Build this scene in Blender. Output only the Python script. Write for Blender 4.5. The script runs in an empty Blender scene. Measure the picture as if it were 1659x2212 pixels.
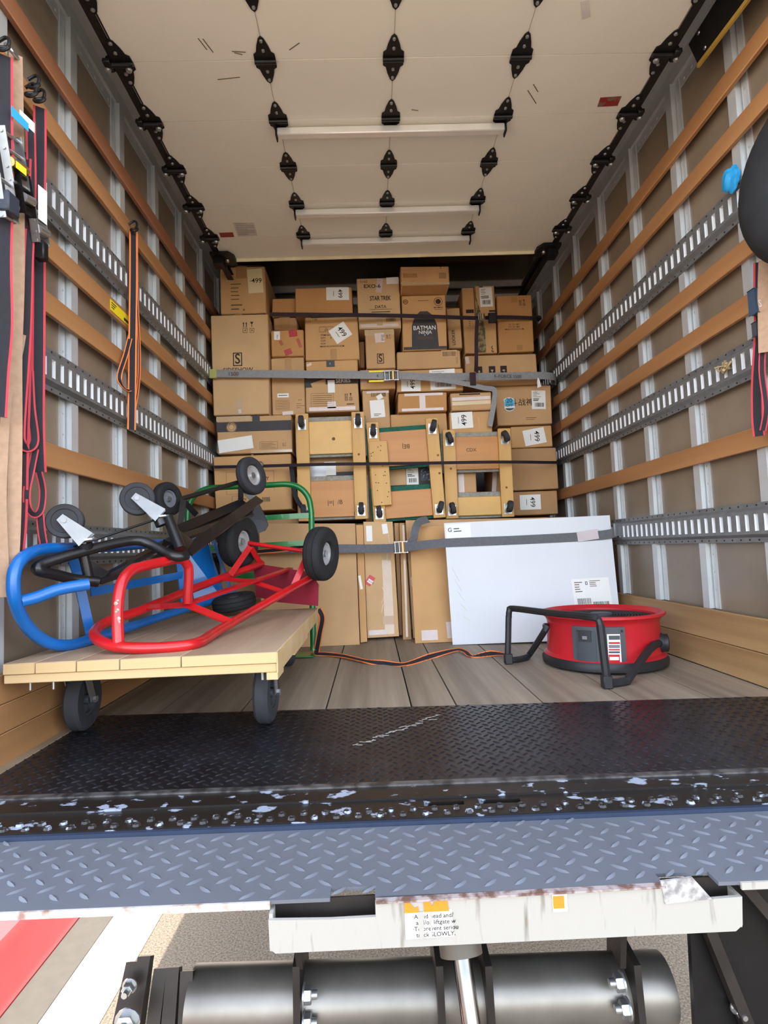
import bpy, bmesh, math, random
from mathutils import Vector, Matrix
random.seed(7)
S = bpy.context.scene
COL = S.collection
# ------------------------------------------------------------------ camera
FPX, CX, CZ, YAW, PIT, ROL = 1201.896, 1.03631, 0.55753, 0.0244641, 0.0657278, -0.0394661
CAMP = Vector((CX, 0.0, CZ))
_f = Vector((math.sin(YAW)*math.cos(PIT), math.cos(YAW)*math.cos(PIT), math.sin(PIT)))
_r = Vector((math.cos(YAW), -math.sin(YAW), 0))
_u = _r.cross(_f)
CR = _r*math.cos(ROL) + _u*math.sin(ROL)
CU = -_r*math.sin(ROL) + _u*math.cos(ROL)
CF = _f
cd = bpy.data.cameras.new('camera')
cam = bpy.data.objects.new('camera', cd); COL.objects.link(cam)
cd.sensor_fit = 'HORIZONTAL'; cd.sensor_width = 36.0; cd.lens = FPX/1659*36.0
cd.clip_start = 0.02; cd.clip_end = 200
cam.matrix_world = Matrix(((CR.x, CU.x, -CF.x, CAMP.x), (CR.y, CU.y, -CF.y, CAMP.y), (CR.z, CU.z, -CF.z, CAMP.z), (0, 0, 0, 1)))
S.camera = cam
# ------------------------------------------------------------------ sky, sun, exposure
wd = bpy.data.worlds.new('sky'); S.world = wd; wd.use_nodes = True
nt = wd.node_tree; nt.nodes.clear()
wo = nt.nodes.new('ShaderNodeOutputWorld'); bg = nt.nodes.new('ShaderNodeBackground'); sk = nt.nodes.new('ShaderNodeTexSky')
sk.sky_type = 'NISHITA'; sk.sun_disc = False; sk.sun_elevation = math.radians(52); sk.sun_rotation = math.radians(-4)
sk.air_density = 1.0; sk.dust_density = 1.2; sk.ozone_density = 1.0
hs = nt.nodes.new('ShaderNodeHueSaturation'); hs.inputs['Saturation'].default_value = .42
nt.links.new(sk.outputs[0], hs.inputs['Color']); nt.links.new(hs.outputs[0], bg.inputs[0]); bg.inputs[1].default_value = 0.40
nt.links.new(bg.outputs[0], wo.inputs[0])
sl = bpy.data.lights.new('sun', 'SUN'); sl.energy = 3.6; sl.angle = math.radians(0.6); sl.color = (1.0, .95, .88)
so = bpy.data.objects.new('sun', sl); COL.objects.link(so)
_el = math.radians(52)
so.rotation_mode = 'QUATERNION'
so.rotation_quaternion = Vector((0.17, -math.cos(_el), -math.sin(_el))).to_track_quat('-Z', 'Y')
so.location = (0, 6, 9)
vs = S.view_settings
vs.view_transform = 'Standard'; vs.look = 'None'; vs.gamma = 1.0; vs.use_curve_mapping = False
vs.exposure = 1.57
S.cycles.max_bounces = 7; S.cycles.diffuse_bounces = 5; S.cycles.glossy_bounces = 3; S.cycles.use_adaptive_sampling = True; S.cycles.adaptive_threshold = .03
S.cycles.use_denoising = True
# ------------------------------------------------------------------ helpers
def A(px, py, y=None, x=None, z=None):
    """point of the place seen at a photo position, at a known depth / side / height"""
    d = CF + CR*((px-829.5)/FPX) - CU*((py-1106.0)/FPX)
    if y is not None: t = y/d.y
    elif x is not None: t = (x-CX)/d.x
    else: t = (z-CZ)/d.z
    return CAMP + d*t
V = Vector
class MB:
    def __init__(s): s.v = []; s.f = []
    def add(s, vs, fs, M=None):
        o = len(s.v)
        s.v += [(M @ V(p)) if M else V(p) for p in vs]
        s.f += [tuple(i+o for i in f) for f in fs]
        return s
    def box(s, x0, y0, z0, x1, y1, z1, M=None):
        vs = [(x0,y0,z0),(x1,y0,z0),(x1,y1,z0),(x0,y1,z0),(x0,y0,z1),(x1,y0,z1),(x1,y1,z1),(x0,y1,z1)]
        return s.add(vs, [(0,3,2,1),(4,5,6,7),(0,1,5,4),(1,2,6,5),(2,3,7,6),(3,0,4,7)], M)
    def bbox(s, x0, y0, z0, x1, y1, z1, b=.004, M=None, jit=0, seg=1):
        bm = bmesh.new(); bmesh.ops.create_cube(bm, size=1)
        for p in bm.verts: p.co = V(((x0+x1)/2+p.co.x*(x1-x0), (y0+y1)/2+p.co.y*(y1-y0), (z0+z1)/2+p.co.z*(z1-z0)))
        if jit:
            for p in bm.verts: p.co += V((random.uniform(-jit,jit), random.uniform(-jit,jit)*.5, random.uniform(-jit,0)))
        bmesh.ops.bevel(bm, geom=bm.edges[:], offset=b, segments=seg, affect='EDGES', profile=.6)
        bm.verts.ensure_lookup_table(); bm.verts.index_update()
        s.add([p.co.copy() for p in bm.verts], [tuple(q.index for q in f.verts) for f in bm.faces], M); bm.free()
        return s
    def prism(s, pts, o, u, v, t, n=None):
        """outline pts (a,b) on plane o+a*u+b*v, thickness t along u x v (or n)"""
        o, u, v = V(o), V(u), V(v); n = (V(n) if n else u.cross(v)).normalized()
        k = len(pts); a = [o+u*p[0]+v*p[1] for p in pts]; b = [p+n*t for p in a]
        return s.add(a+b, [tuple(range(k-1,-1,-1)), tuple(range(k,2*k))]+[(i,(i+1)%k,k+(i+1)%k,k+i) for i in range(k)])
    def tube(s, pts, r, n=10, closed=False):
        pts = [V(p) for p in pts]; k = len(pts); rs = r if isinstance(r,(list,tuple)) else [r]*k
        tg = []
        for i in range(k):
            a = pts[(i-1)%k] if (closed or i>0) else pts[i]; b = pts[(i+1)%k] if (closed or i<k-1) else pts[i]
            tg.append((b-a).normalized())
        ref = V((0,0,1)) if abs(tg[0].z) < .9 else V((1,0,0))
        e = tg[0].cross(ref).normalized(); vs = []
        for i in range(k):
            e = (e-tg[i]*e.dot(tg[i])).normalized(); g = tg[i].cross(e)
            for j in range(n):
                t = 2*math.pi*j/n; vs.append(pts[i]+(e*math.cos(t)+g*math.sin(t))*rs[i])
        fs = []
        for i in range(k if closed else k-1):
            for j in range(n):
                a=i*n+j; b=i*n+(j+1)%n; c=((i+1)%k)*n+(j+1)%n; d=((i+1)%k)*n+j; fs.append((a,b,c,d))
        if not closed: fs += [tuple(range(n-1,-1,-1)), tuple((k-1)*n+j for j in range(n))]
        return s.add(vs, fs)
    def cyl(s, a, b, r, n=16): return s.tube([a, b], r, n)
    def bar(s, a, b, w, t, n=(0,0,1)):
        """flat bar from a to b, width w, thickness t, t along n"""
        a, b, n = V(a), V(b), V(n); d = (b-a).normalized(); sd = d.cross(n).normalized(); n = sd.cross(d).normalized()
        vs = []
        for p in (a, b):
            for i, j in ((-1,-1),(1,-1),(1,1),(-1,1)): vs.append(p+sd*(w/2*i)+n*(t/2*j))
        return s.add(vs, [(3,2,1,0),(4,5,6,7),(0,1,5,4),(1,2,6,5),(2,3,7,6),(3,0,4,7)])
    def lathe(s, prof, o, ax, n=24, closed=False):
        o, ax = V(o), V(ax).normalized(); ref = V((0,0,1)) if abs(ax.z)<.9 else V((1,0,0))
        e = ax.cross(ref).normalized(); g = ax.cross(e); k = len(prof); vs = []
        for r, h in prof:
            for j in range(n):
                t = 2*math.pi*j/n; vs.append(o+ax*h+(e*math.cos(t)+g*math.sin(t))*r)
        fs = []
        for i in range(k if closed else k-1):
            for j in range(n):
                fs.append((i*n+j, i*n+(j+1)%n, ((i+1)%k)*n+(j+1)%n, ((i+1)%k)*n+j))
        if not closed: fs += [tuple(range(n-1,-1,-1)), tuple((k-1)*n+j for j in range(n))]
        return s.add(vs, fs)
    def ribbon(s, pts, w, t=.002, n=(0,-1,0), off=0.0):
        pts = [V(p) for p in pts]; k = len(pts); vs = []
        ns = n if isinstance(n, list) else [n]*k
        for i in range(k):
            tg = (pts[min(i+1,k-1)]-pts[max(i-1,0)]).normalized(); nn = V(ns[i])
            sd = tg.cross(nn)
            sd = sd.normalized() if sd.length > 1e-4 else V((1,0,0)); nn = sd.cross(tg).normalized()
            c = pts[i]+sd*off
            for a, b in ((-1,-1),(1,-1),(1,1),(-1,1)): vs.append(c+sd*(w/2*a)+nn*(t/2*b))
        fs = [(3,2,1,0), tuple((k-1)*4+j for j in range(4))]
        for i in range(k-1):
            for j in range(4): fs.append((i*4+j, i*4+(j+1)%4, (i+1)*4+(j+1)%4, (i+1)*4+j))
        return s.add(vs, fs)
    def mesh(s, name, org=V((0,0,0))):
        me = bpy.data.meshes.new(name); me.from_pydata([tuple(p-org) for p in s.v], [], s.f); me.update()
        bm = bmesh.new(); bm.from_mesh(me); bmesh.ops.recalc_face_normals(bm, faces=bm.faces[:]); bm.to_mesh(me); bm.free()
        for p in me.polygons: p.use_smooth = True
        me.set_sharp_from_angle(angle=math.radians(38))
        return me
WM = {}
def place(o, M, parent):
    if parent is not None:
        o.parent = parent; o.matrix_parent_inverse = WM[parent.name].inverted()
    o.matrix_basis = M; WM[o.name] = M.copy()
def build(name, mb, mat, parent=None, kind=None, label=None):
    xs = [p.x for p in mb.v]; ys = [p.y for p in mb.v]; zs = [p.z for p in mb.v]
    org = V(((min(xs)+max(xs))/2, (min(ys)+max(ys))/2, min(zs)))
    me = mb.mesh(name, org); me.materials.append(mat)
    o = bpy.data.objects.new(name, me); COL.objects.link(o); place(o, Matrix.Translation(org), parent)
    if kind: o['kind'] = kind
    if label: o['label'] = label
    return o
def inst(name, me, M, parent):
    o = bpy.data.objects.new(name, me); COL.objects.link(o); place(o, M, parent); return o
def proto(name, mb, mat):
    me = mb.mesh(name); me.materials.append(mat); return me
def tag(o, label, cat, group=None):
    o['label'] = label; o['category'] = cat
    if group: o['group'] = group
    return o
def thing(name, label, cat, loc, group=None):
    o = bpy.data.objects.new(name, None); COL.objects.link(o); o.empty_display_size = .05
    place(o, Matrix.Translation(V(loc)), None); return tag(o, label, cat, group)
def frame(o, x, y, z=None):
    """matrix with origin o and the given x / y axes"""
    x = V(x).normalized(); y = V(y).normalized(); z = V(z).normalized() if z else x.cross(y).normalized(); y = z.cross(x)
    o = V(o); return Matrix(((x.x,y.x,z.x,o.x),(x.y,y.y,z.y,o.y),(x.z,y.z,z.z,o.z),(0,0,0,1)))
_tc = {}
def textv(body, size, bold=0.0, xs=1.0):
    k = (body, bold)
    if k not in _tc:
        c = bpy.data.curves.new('lettering', 'FONT'); c.body = body; c.size = 1; c.align_x = 'CENTER'; c.align_y = 'CENTER'
        c.offset = bold; c.resolution_u = 3
        o = bpy.data.objects.new('lettering', c); COL.objects.link(o)
        dg = bpy.context.evaluated_depsgraph_get(); dg.update()
        me = bpy.data.meshes.new_from_object(o.evaluated_get(dg))
        _tc[k] = ([tuple(p.co) for p in me.vertices], [tuple(p.vertices) for p in me.polygons])
        bpy.data.objects.remove(o); bpy.data.curves.remove(c); bpy.data.meshes.remove(me)
    vs, fs = _tc[k]
    return [(p[0]*size*xs, p[1]*size, 0) for p in vs], fs
# ------------------------------------------------------------------ materials
def lin(c):
    return tuple(((x/255)/12.92 if x/255 <= .04045 else ((x/255+.055)/1.055)**2.4) for x in c)
def mat(name, c, rough=.6, metal=0.0, var=.12, scale=8.0, stretch=(1,1,1), bump=0.0, bscale=None, c2=None, thr=None, spec=.5, coat=0.0, detail=4.0):
    m = bpy.data.materials.new(name); m.use_nodes = True; t = m.node_tree; b = t.nodes['Principled BSDF']
    b.inputs['Roughness'].default_value = rough; b.inputs['Metallic'].default_value = metal
    b.inputs['Specular IOR Level'].default_value = spec; b.inputs['Coat Weight'].default_value = coat
    l = lin(c)
    tc = t.nodes.new('ShaderNodeTexCoord'); mp = t.nodes.new('ShaderNodeMapping'); mp.inputs['Scale'].default_value = stretch
    t.links.new(tc.outputs['Object'], mp.inputs[0])
    n = t.nodes.new('ShaderNodeTexNoise'); n.inputs['Scale'].default_value = scale; n.inputs['Detail'].default_value = detail
    t.links.new(mp.outputs[0], n.inputs['Vector'])
    r = t.nodes.new('ShaderNodeValToRGB')
    if c2 is not None:
        l2 = lin(c2); a, d = thr if thr else (.4, .6)
        r.color_ramp.elements[0].position = a; r.color_ramp.elements[1].position = d
        r.color_ramp.elements[0].color = (*l, 1); r.color_ramp.elements[1].color = (*l2, 1)
    else:
        r.color_ramp.elements[0].position = .3; r.color_ramp.elements[1].position = .7
        r.color_ramp.elements[0].color = (*[x*(1-var) for x in l], 1); r.color_ramp.elements[1].color = (*[min(1,x*(1+var)) for x in l], 1)
    t.links.new(n.outputs[0], r.inputs[0]); t.links.new(r.outputs[0], b.inputs['Base Color'])
    if bump:
        n2 = t.nodes.new('ShaderNodeTexNoise'); n2.inputs['Scale'].default_value = bscale or scale*3; n2.inputs['Detail'].default_value = 5
        t.links.new(mp.outputs[0], n2.inputs['Vector'])
        bp = t.nodes.new('ShaderNodeBump'); bp.inputs['Strength'].default_value = bump; bp.inputs['Distance'].default_value = .004
        t.links.new(n2.outputs[0], bp.inputs['Height']); t.links.new(bp.outputs[0], b.inputs['Normal'])
    return m
def wood(name, c, c2, axis='y', scale=14, rough=.6, k=.05, thr=(.3,.7), bump=.2):
    st = {'x':(k,1,1),'y':(1,k,1),'z':(1,1,k)}[axis]
    return mat(name, c, rough, 0, scale=scale, stretch=st, c2=c2, thr=thr, bump=bump, detail=6)
def card(name, c):
    m = mat(name, c, .78, 0, var=.07, scale=5, bump=.12, bscale=30, spec=.25); return m
M_ = dict(
 post=mat('galvanised steel', (206,210,212), .45, .45, var=.05, scale=12),
 trackm=mat('grey steel track', (128,130,132), .45, .45, var=.15, scale=25),
 slotm=mat('bright zinc slot lip', (246,248,250), .5, .0, var=.02),
 sheet=mat('tan grey wall sheet', (134,119,102), .3, 0, var=.16, scale=3.5, spec=.6),
 rivet=mat('rivet zinc', (200,202,205), .35, .7, var=.05),
 slat=wood('varnished pine slat', (156,106,66), (190,138,90), 'y', 9, .45),
 slat2=wood('dark varnished slat', (136,88,62), (166,112,80), 'y', 9, .45),
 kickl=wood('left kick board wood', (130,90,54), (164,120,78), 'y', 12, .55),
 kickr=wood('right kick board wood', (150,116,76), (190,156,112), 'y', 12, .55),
 plank=wood('grey worn floor plank', (116,104,90), (172,156,136), 'y', 16, .55, .04, (.3,.75), .3),
 gap=mat('dark gap', (30,27,25), .9),
 roof=mat('shiny roof sheet', (190,182,172), .10, .95, var=.1, scale=2),
 nose=mat('dark nose wall', (92,82,72), .3, .1, var=.2, scale=3),
 shell=mat('white truck shell', (225,225,222), .5),
 door=mat('cream door panel', (234,232,219), .5, 0, var=.03, scale=2.5),
 black=mat('black paint metal', (26,26,28), .4, .2, var=.2, scale=20),
 blackm=mat('black hinge metal', (22,22,24), .38, .3, var=.2, scale=30),
 alu=mat('polished aluminium', (236,236,234), .36, .45, var=.04),
 zinc=mat('zinc plated steel', (178,180,182), .32, .85, var=.08, scale=25),
 chrome=mat('chrome rod', (225,225,230), .08, 1, var=.02),
 dplate=mat('black tread plate', (27,27,31), .32, .25, var=.3, scale=14, c2=(42,42,47), thr=(.35,.7)),
 gplate=mat('blue grey tread plate', (102,107,116), .45, .15, var=.06, scale=4),
 bar=mat('chipped black sill paint', (34,30,28), .34, .2, scale=34, stretch=(.6,1,1), c2=(168,178,196), thr=(.595,.635), detail=10),
 bluep=mat('dark blue paint', (40,52,76), .5, .1),
 whitep=mat('scuffed white paint', (166,163,156), .5, .0, scale=34, stretch=(1.6,1,.22), c2=(104,96,84), thr=(.60,.80), detail=7, bump=.15),
 steel=mat('bare grey steel', (132,128,122), .4, .75, var=.25, scale=7),
 dark=mat('oily dark steel', (48,44,42), .45, .4, var=.35, scale=9),
 asph=mat('asphalt', (94,82,67), .95, 0, scale=130, c2=(146,130,110), thr=(.35,.68), bump=.7, bscale=200, detail=8),
 conc=mat('pale concrete gutter', (215,205,185), .9, 0, var=.06, scale=20),
 concg=mat('darker gutter strip', (84,77,66), .9, 0, var=.08, scale=20),
 kerb=mat('red kerb paint', (150,26,26), .7, 0, var=.1, scale=12),
 dirt=mat('tan sidewalk', (150,134,112), .95, 0, var=.15, scale=10),
 rub=mat('black rubber', (38,38,40), .75, 0, var=.15, scale=15, spec=.3),
 rubg=mat('dark grey rubber', (54,54,58), .7, 0, var=.12, scale=15, spec=.3),
 hub=mat('grey plastic hub', (120,122,128), .45),
 hubw=mat('silver wheel rim', (196,196,196), .35, .5),
 red=mat('red gloss paint', (198,22,28), .32, 0, scale=9, c2=(176,20,28), thr=(.4,.6), coat=.3),
 maroon=mat('worn maroon plate', (130,28,44), .5, 0, var=.15, scale=10),
 blue=mat('blue gloss paint', (12,100,178), .33, 0, var=.1, scale=8, coat=.3),
 green=mat('green gloss paint', (10,112,48), .3, 0, var=.1, scale=8, coat=.3),
 blk=mat('black gloss paint', (24,24,26), .35, .1, var=.2, scale=12, coat=.2),
 deck=wood('grey worn plywood', (150,124,100), (186,160,132), 'y', 10, .65, .06),
 pine=wood('pale pine', (188,154,106), (208,180,136), 'x', 10, .6),
 doll=wood('yellow pine', (196,146,78), (222,178,108), 'z', 9, .55),
 ply=wood('amber plywood', (186,124,66), (212,152,88), 'x', 7, .5, .12),
 plyy=mat('yellow varnished plywood', (218,172,96), .45, 0, var=.12, scale=5),
 carp=mat('grey carpet', (150,148,138), .95, 0, var=.2, scale=60, bump=.6, bscale=140),
 carg=mat('green carpet', (36,96,80), .95, 0, var=.2, scale=60, bump=.6, bscale=140),
 c1=card('cardboard warm', (200,156,107)), c2=card('cardboard tan', (196,157,114)), c3=card('cardboard orange', (192,142,90)),
 c4=card('cardboard pale', (206,170,126)), c5=card('cardboard brown', (178,139,99)),
 whitec=mat('white carton', (216,219,224), .6, 0, var=.03, scale=3),
 tape=mat('brown packing tape', (178,134,84), .2, 0, var=.08, spec=.6), tapec=mat('clear packing tape', (196,168,132), .15, 0, var=.08, spec=.7),
 tapew=mat('pale lilac tape', (214,196,190), .3), tapered=mat('red packing tape', (178,52,52), .35, 0, var=.25, scale=60),
 tapek=mat('black tape', (30,28,30), .3), camo=mat('olive camo tape', (84,74,40), .5, 0, scale=30, c2=(150,132,84), thr=(.45,.55)),
 ink=mat('black ink', (44,36,32), .8), inkb=mat('faded brown ink', (104,78,56), .8), panel=mat('dark grey print', (62,60,64), .7),
 paper=mat('white paper label', (236,235,232), .6, 0, var=.02), cream=mat('cream paper label', (232,214,168), .6, 0, var=.02),
 cyan=mat('cyan sticker print', (60,182,226), .4), yel=mat('yellow label', (244,222,32), .5, 0, var=.03), orange=mat('orange decal', (244,132,34), .5, 0, var=.03),
 forkz=mat('satin fork steel', (150,152,154), .5, .6, var=.1, scale=30),
 rod=mat('reflection streaked rod', (120,120,124), .12, 1, var=.3, scale=3, stretch=(8,8,.2)),  # dark streaks in the colour stand in for reflections on the chrome
 barrel=mat('grey ram barrel', (92,86,78), .5, .4, var=.2, scale=9),
 cable=mat('cable grey', (150,140,126), .5),
 sgrey=mat('grey webbing', (140,140,142), .75, 0, var=.1, scale=60), sgd=mat('dark grey webbing', (98,99,104), .75, 0, var=.1, scale=60),
 sblk=mat('black webbing', (34,32,40), .8, 0, var=.15, scale=60), sred=mat('red webbing edge', (200,62,74), .8), sor=mat('orange webbing edge', (240,132,70), .8),
 sdk=mat('dark maroon webbing', (48,24,34), .8, 0, var=.2, scale=50), stan=mat('tan webbing', (178,146,120), .85, 0, var=.1, scale=50),
 plasr=mat('red fan plastic', (196,34,44), .42, 0, var=.05, scale=4), plask=mat('black fan plastic', (34,35,38), .5, 0, var=.1, scale=20), plasg=mat('grey fan plastic', (70,72,78), .5, 0, var=.05),
 gold=mat('brass buckle', (206,170,110), .3, .9, var=.1), glove=mat('blue nitrile', (40,158,220), .5, 0, var=.1), copper=mat('copper roller', (230,168,122), .3, .6),
)
M = M_
def prnt(c): return c
# ------------------------------------------------------------------ the setting
W, YB, YR, ZR = 2.44, 1.36, 4.62, 2.72
def struct(o): o['kind'] = 'structure'; return o
def skew(x): return -0.062*(x-1.22)          # the sill and plate edges run a touch askew to the box
# floor with planks
fl = struct(build('floor', MB().box(-.05, YB, -.06, W+.05, YR+.05, -.03), M['gap']))
jx = [0.0, .25, .55, .853, 1.155, 1.312, 1.612, 1.902, 2.188, W]
for i in range(len(jx)-1):
    a, b = jx[i]+.003, jx[i+1]-.003
    y0a, y0b = 1.99+skew(a), 1.99+skew(b)
    build('plank', MB().add([(a,y0a,-.03),(b,y0b,-.03),(b,YR,-.03),(a,YR,-.03),(a,y0a,0),(b,y0b,0),(b,YR,0),(a,YR,0)],
          [(0,3,2,1),(4,5,6,7),(0,1,5,4),(1,2,6,5),(2,3,7,6),(3,0,4,7)]), M['plank'], fl)
# black tread plate at the door
def lozenges(x0, x1, y0f, y1f, px, py, L, wd, h, z, swap=1):
    mb = MB(); j = 0; y = y0f(x0)+py*.6
    shp = [(math.cos(t)*L*(1 if abs(math.cos(t))>.9 else .78), math.sin(t)*wd) for t in [k*math.pi/4 for k in range(8)]]
    ymax = max(y1f(x0), y1f(x1)); y = min(y0f(x0), y0f(x1))
    while y < ymax:
        x = x0+px*(.5 if j % 2 else 0)+px*.4
        an = math.radians(38)*(1 if j % 2 else -1)*swap; c, s_ = math.cos(an), math.sin(an)
        while x < x1-L:
            if y0f(x)+L*.7 < y < y1f(x)-L*.7:
                vs = [(x+a*c-b*s_, y+a*s_+b*c, z) for a, b in shp]+[(x+L*.55*c, y+L*.55*s_, z+h), (x-L*.55*c, y-L*.55*s_, z+h)]
                mb.add(vs, [(0,1,8),(1,2,8),(2,3,9,8),(3,4,9),(4,5,9),(5,6,9),(6,7,8,9),(7,0,8)])
            x += px
        y += py; j += 1
    return mb
ya = lambda x: 1.365+skew(x)*.5
yb = lambda x: 1.989+skew(x)
tp = struct(build('tread_plate', MB().add([(0,ya(0),-.03),(W,ya(W),-.03),(W,yb(W)-.002,-.03),(0,yb(0)-.002,-.03),(0,ya(0),.001),(W,ya(W),.001),(W,yb(W)-.002,.001),(0,yb(0)-.002,.001)],
     [(0,3,2,1),(4,5,6,7),(0,1,5,4),(1,2,6,5),(2,3,7,6),(3,0,4,7)]), M['dplate'], fl))
lz = build('tread_pattern', lozenges(.02, W-.02, ya, yb, .036, .0195, .0125, .0042, .0022, .001), M['dplate'], tp, 'stuff')
scr = MB()                                        # long pale scuff on the plate
for k in range(26):
    t = k/25; p = A(762+t*178, 1611-t*64+random.uniform(-4,4), z=.0035)
    scr.bar(p, p+V((random.uniform(.012,.03), random.uniform(-.006,.02), 0)), random.uniform(.002,.005), .0006)
build('scuff_mark', scr, mat('pale scuff', (170,164,158), .6), tp, 'stuff')
build('edge_strip', MB().box(.0, 1.45, .001, .03, 2.02, .004), mat('worn alloy strip', (170,152,128), .5, .3), tp)
# walls
def wall(name, side):
    X = 0.0 if side < 0 else W
    d = -1 if side < 0 else 1                      # outward
    def bx(mb, a, b, y0, z0, y1, z1):              # a,b: distances outward from the inner face
        xa, xb = sorted((X+d*a, X+d*b)); return mb.box(xa, y0, z0, xb, y1, z1)
    y0p = 2.035 if side < 0 else 1.990
    w = struct(build(name, bx(MB(), .058, .075, YB, -.10, YR+.06, ZR+.06), M['shell']))
    ks = [k for k in range(-2, 8) if YB+.02 < y0p+.4064*k < YR-.02]
    ys = [y0p+.4064*k for k in ks]
    ed = [YB]+[y-.02 for y in ys]+[YR]
    for i in range(len(ed)-1): build('wall_sheet', bx(MB(), .046, .057, ed[i]+.001, 0, ed[i+1]-.001, ZR), M['sheet'], w)
    pm = None
    for y in ys:
        mb = MB()
        bx(mb, .020, .046, y-.045, .25, y, 2.60)                              # raised face
        bx(mb, .040, .046, y-.082, .25, y-.052, 2.60)                         # riveted flange towards the door
        bx(mb, .042, .046, y, .25, y+.026, 2.60)
        p = build('wall_post', mb, M['post'], w)
        rv = MB(); z = .33
        while z < 2.58:
            rv.lathe([(.0055,0),(.0048,.0022),(.002,.0034)], (X+d*.042, y-.064, z), (-d,0,0), 6); z += .075
        build('rivets', rv, M['rivet'], p, 'stuff')
    mb = MB(); bx(mb, .030, .046, YB, 2.60, YR, ZR-.01); bx(mb, -.045, .030, YB, 2.665, YR, 2.675)
    tr = build('top_rail', mb, M['post'], w)
    rv = MB(); y = YB+.05
    while y < YR: rv.lathe([(.009,0),(.007,.004),(.003,.006)], (X+d*.046, y, 2.565), (-d,0,0), 6); y += .058
    bx(rv, .043, .046, YB, 2.545, YR, 2.60)
    build('riveted_strip', rv, M['post'], tr, 'stuff')
    # timber slats
    zs = [2.225, 2.010, 1.570, 1.378, .866] if side < 0 else [2.232, 2.018, 1.565, 1.362, .866]
    for i, z in enumerate(zs):
        m = M['slat2'] if (i == 0 and side < 0) else M['slat']
        h = .072 if i < 4 else .078
        if side > 0 and i in (1, 2, 3):
            cut = 4.08 if i < 3 else 3.95
            mb = MB(); xa, xb = sorted((X+d*.0, X+d*.020)); mb.bbox(xa, YB, z, xb, cut-.004, z+h, .003)
            build('wooden_slat', mb, m, w)
            mb = MB(); mb.bbox(xa, cut, z, xb, YR, z+h, .003); build('wooden_slat', mb, M['slat2'], w)
        else:
            mb = MB(); xa, xb = sorted((X, X+d*.020)); mb.bbox(xa, YB, z, xb, YR, z+h, .003)
            build('wooden_slat', mb, m, w)
    # slotted cargo tracks
    for z in ([1.787, 1.197, .614] if side < 0 else [1.798, 1.200, .600]):
        mb = MB(); lip = MB(); P = .0508; y = YB+.01; hw, hh = .0105, .031
        zt, zb = z+.043, z-.043; yend = 4.55
        def q(a, y0, z0, y1, z1): mb.add([(X+d*a,y0,z0),(X+d*a,y1,z0),(X+d*a,y1,z1),(X+d*a,y0,z1)], [(0,1,2,3)])
        y1 = YB
        n = int((yend-YB)/P)
        for k in range(n):
            c = YB+P*(k+.5)
            q(0, c-P/2, zb, c-hw, zt); q(0, c+hw, zb, c+P/2, zt); q(0, c-hw, zb, c+hw, z-hh); q(0, c-hw, z+hh, c+hw, zt)
            a, b = 0, .019
            def w4(v): lip.add(v, [(0,1,2,3)])
            for yy in (c-hw, c+hw): w4([(X+d*a,yy,z-hh),(X+d*b,yy,z-hh),(X+d*b,yy,z+hh),(X+d*a,yy,z+hh)])
            for zz in (z-hh, z+hh): w4([(X+d*a,c-hw,zz),(X+d*b,c-hw,zz),(X+d*b,c+hw,zz),(X+d*a,c+hw,zz)])
        ye = YB+P*n
        for za, zc, zl in ((zt, zt+.012, zt+.030), (zb, zb-.012, zb-.030)):
            mb.add([(X,YB,za),(X,ye,za),(X+d*.016,ye,zc),(X+d*.016,YB,zc)], [(0,1,2,3)])
            mb.add([(X+d*.016,YB,zc),(X+d*.016,ye,zc),(X+d*.016,ye,zl),(X+d*.016,YB,zl)], [(0,1,2,3)])
            mb.add([(X+d*.016,YB,zl),(X+d*.016,ye,zl),(X+d*.020,ye,zl),(X+d*.020,YB,zl)], [(0,1,2,3)])
        tk = build('cargo_track', mb, M['trackm'], w)
        build('slot_lips', lip, M['slotm'], tk, 'stuff')
        rv = MB(); y = YB+.04
        while y < ye:
            for zz in (z+.064, z-.064): rv.lathe([(.004,0),(.003,.002)], (X+d*.016, y, zz), (-d,0,0), 6)
            y += P*1.0
        build('track_rivets', rv, M['dark'], tk, 'stuff')
    return w
WL = wall('wall_left', -1); WR = wall('wall_right', 1)
# kick boards
kl = struct(build('baseboard_left', MB().box(-.056, YB, 0, -.024, YR, .245), M['gap']))
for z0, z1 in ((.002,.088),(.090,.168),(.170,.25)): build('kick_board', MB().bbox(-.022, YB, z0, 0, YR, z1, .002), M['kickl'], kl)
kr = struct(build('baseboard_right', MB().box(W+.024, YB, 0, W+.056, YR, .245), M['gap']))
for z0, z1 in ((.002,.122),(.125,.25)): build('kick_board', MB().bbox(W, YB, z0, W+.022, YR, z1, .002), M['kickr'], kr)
# nose wall, roof, underside
wb = struct(build('wall_back', MB().box(-.06, YR+.002, 0, W+.06, YR+.06, ZR), M['nose']))
build('nose_rail', MB().bbox(0, YR-.03, ZR-.09, W, YR, ZR-.03, .004), M['post'], wb)
rf = struct(build('ceiling', MB().box(-.075, YB, ZR, W+.075, YR+.06, ZR+.05), M['roof']))
und = struct(build('truck_frame', MB().box(-.05, YB, -.10, W+.05, YR+.05, -.062), M['dark']))
for k in range(7): build('cross_member', MB().box(-.05, 1.75+k*.42, -.20, W+.05, 1.79+k*.42, -.10), M['dark'], und)
for x in (.80, 1.56): build('chassis_rail', MB().box(x, 1.6, -.42, x+.08, YR, -.20), M['dark'], und)
# rear frame of the box
rfm = MB(); rfm.box(-.09, YB-.10, -.14, -.005, YB-.001, ZR+.06); rfm.box(W+.005, YB-.10, -.14, W+.09, YB-.001, ZR+.06); rfm.box(-.09, YB-.10, 2.54, W+.09, YB-.001, ZR+.06)
struct(build('trim_1', rfm, M['post']))
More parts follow.
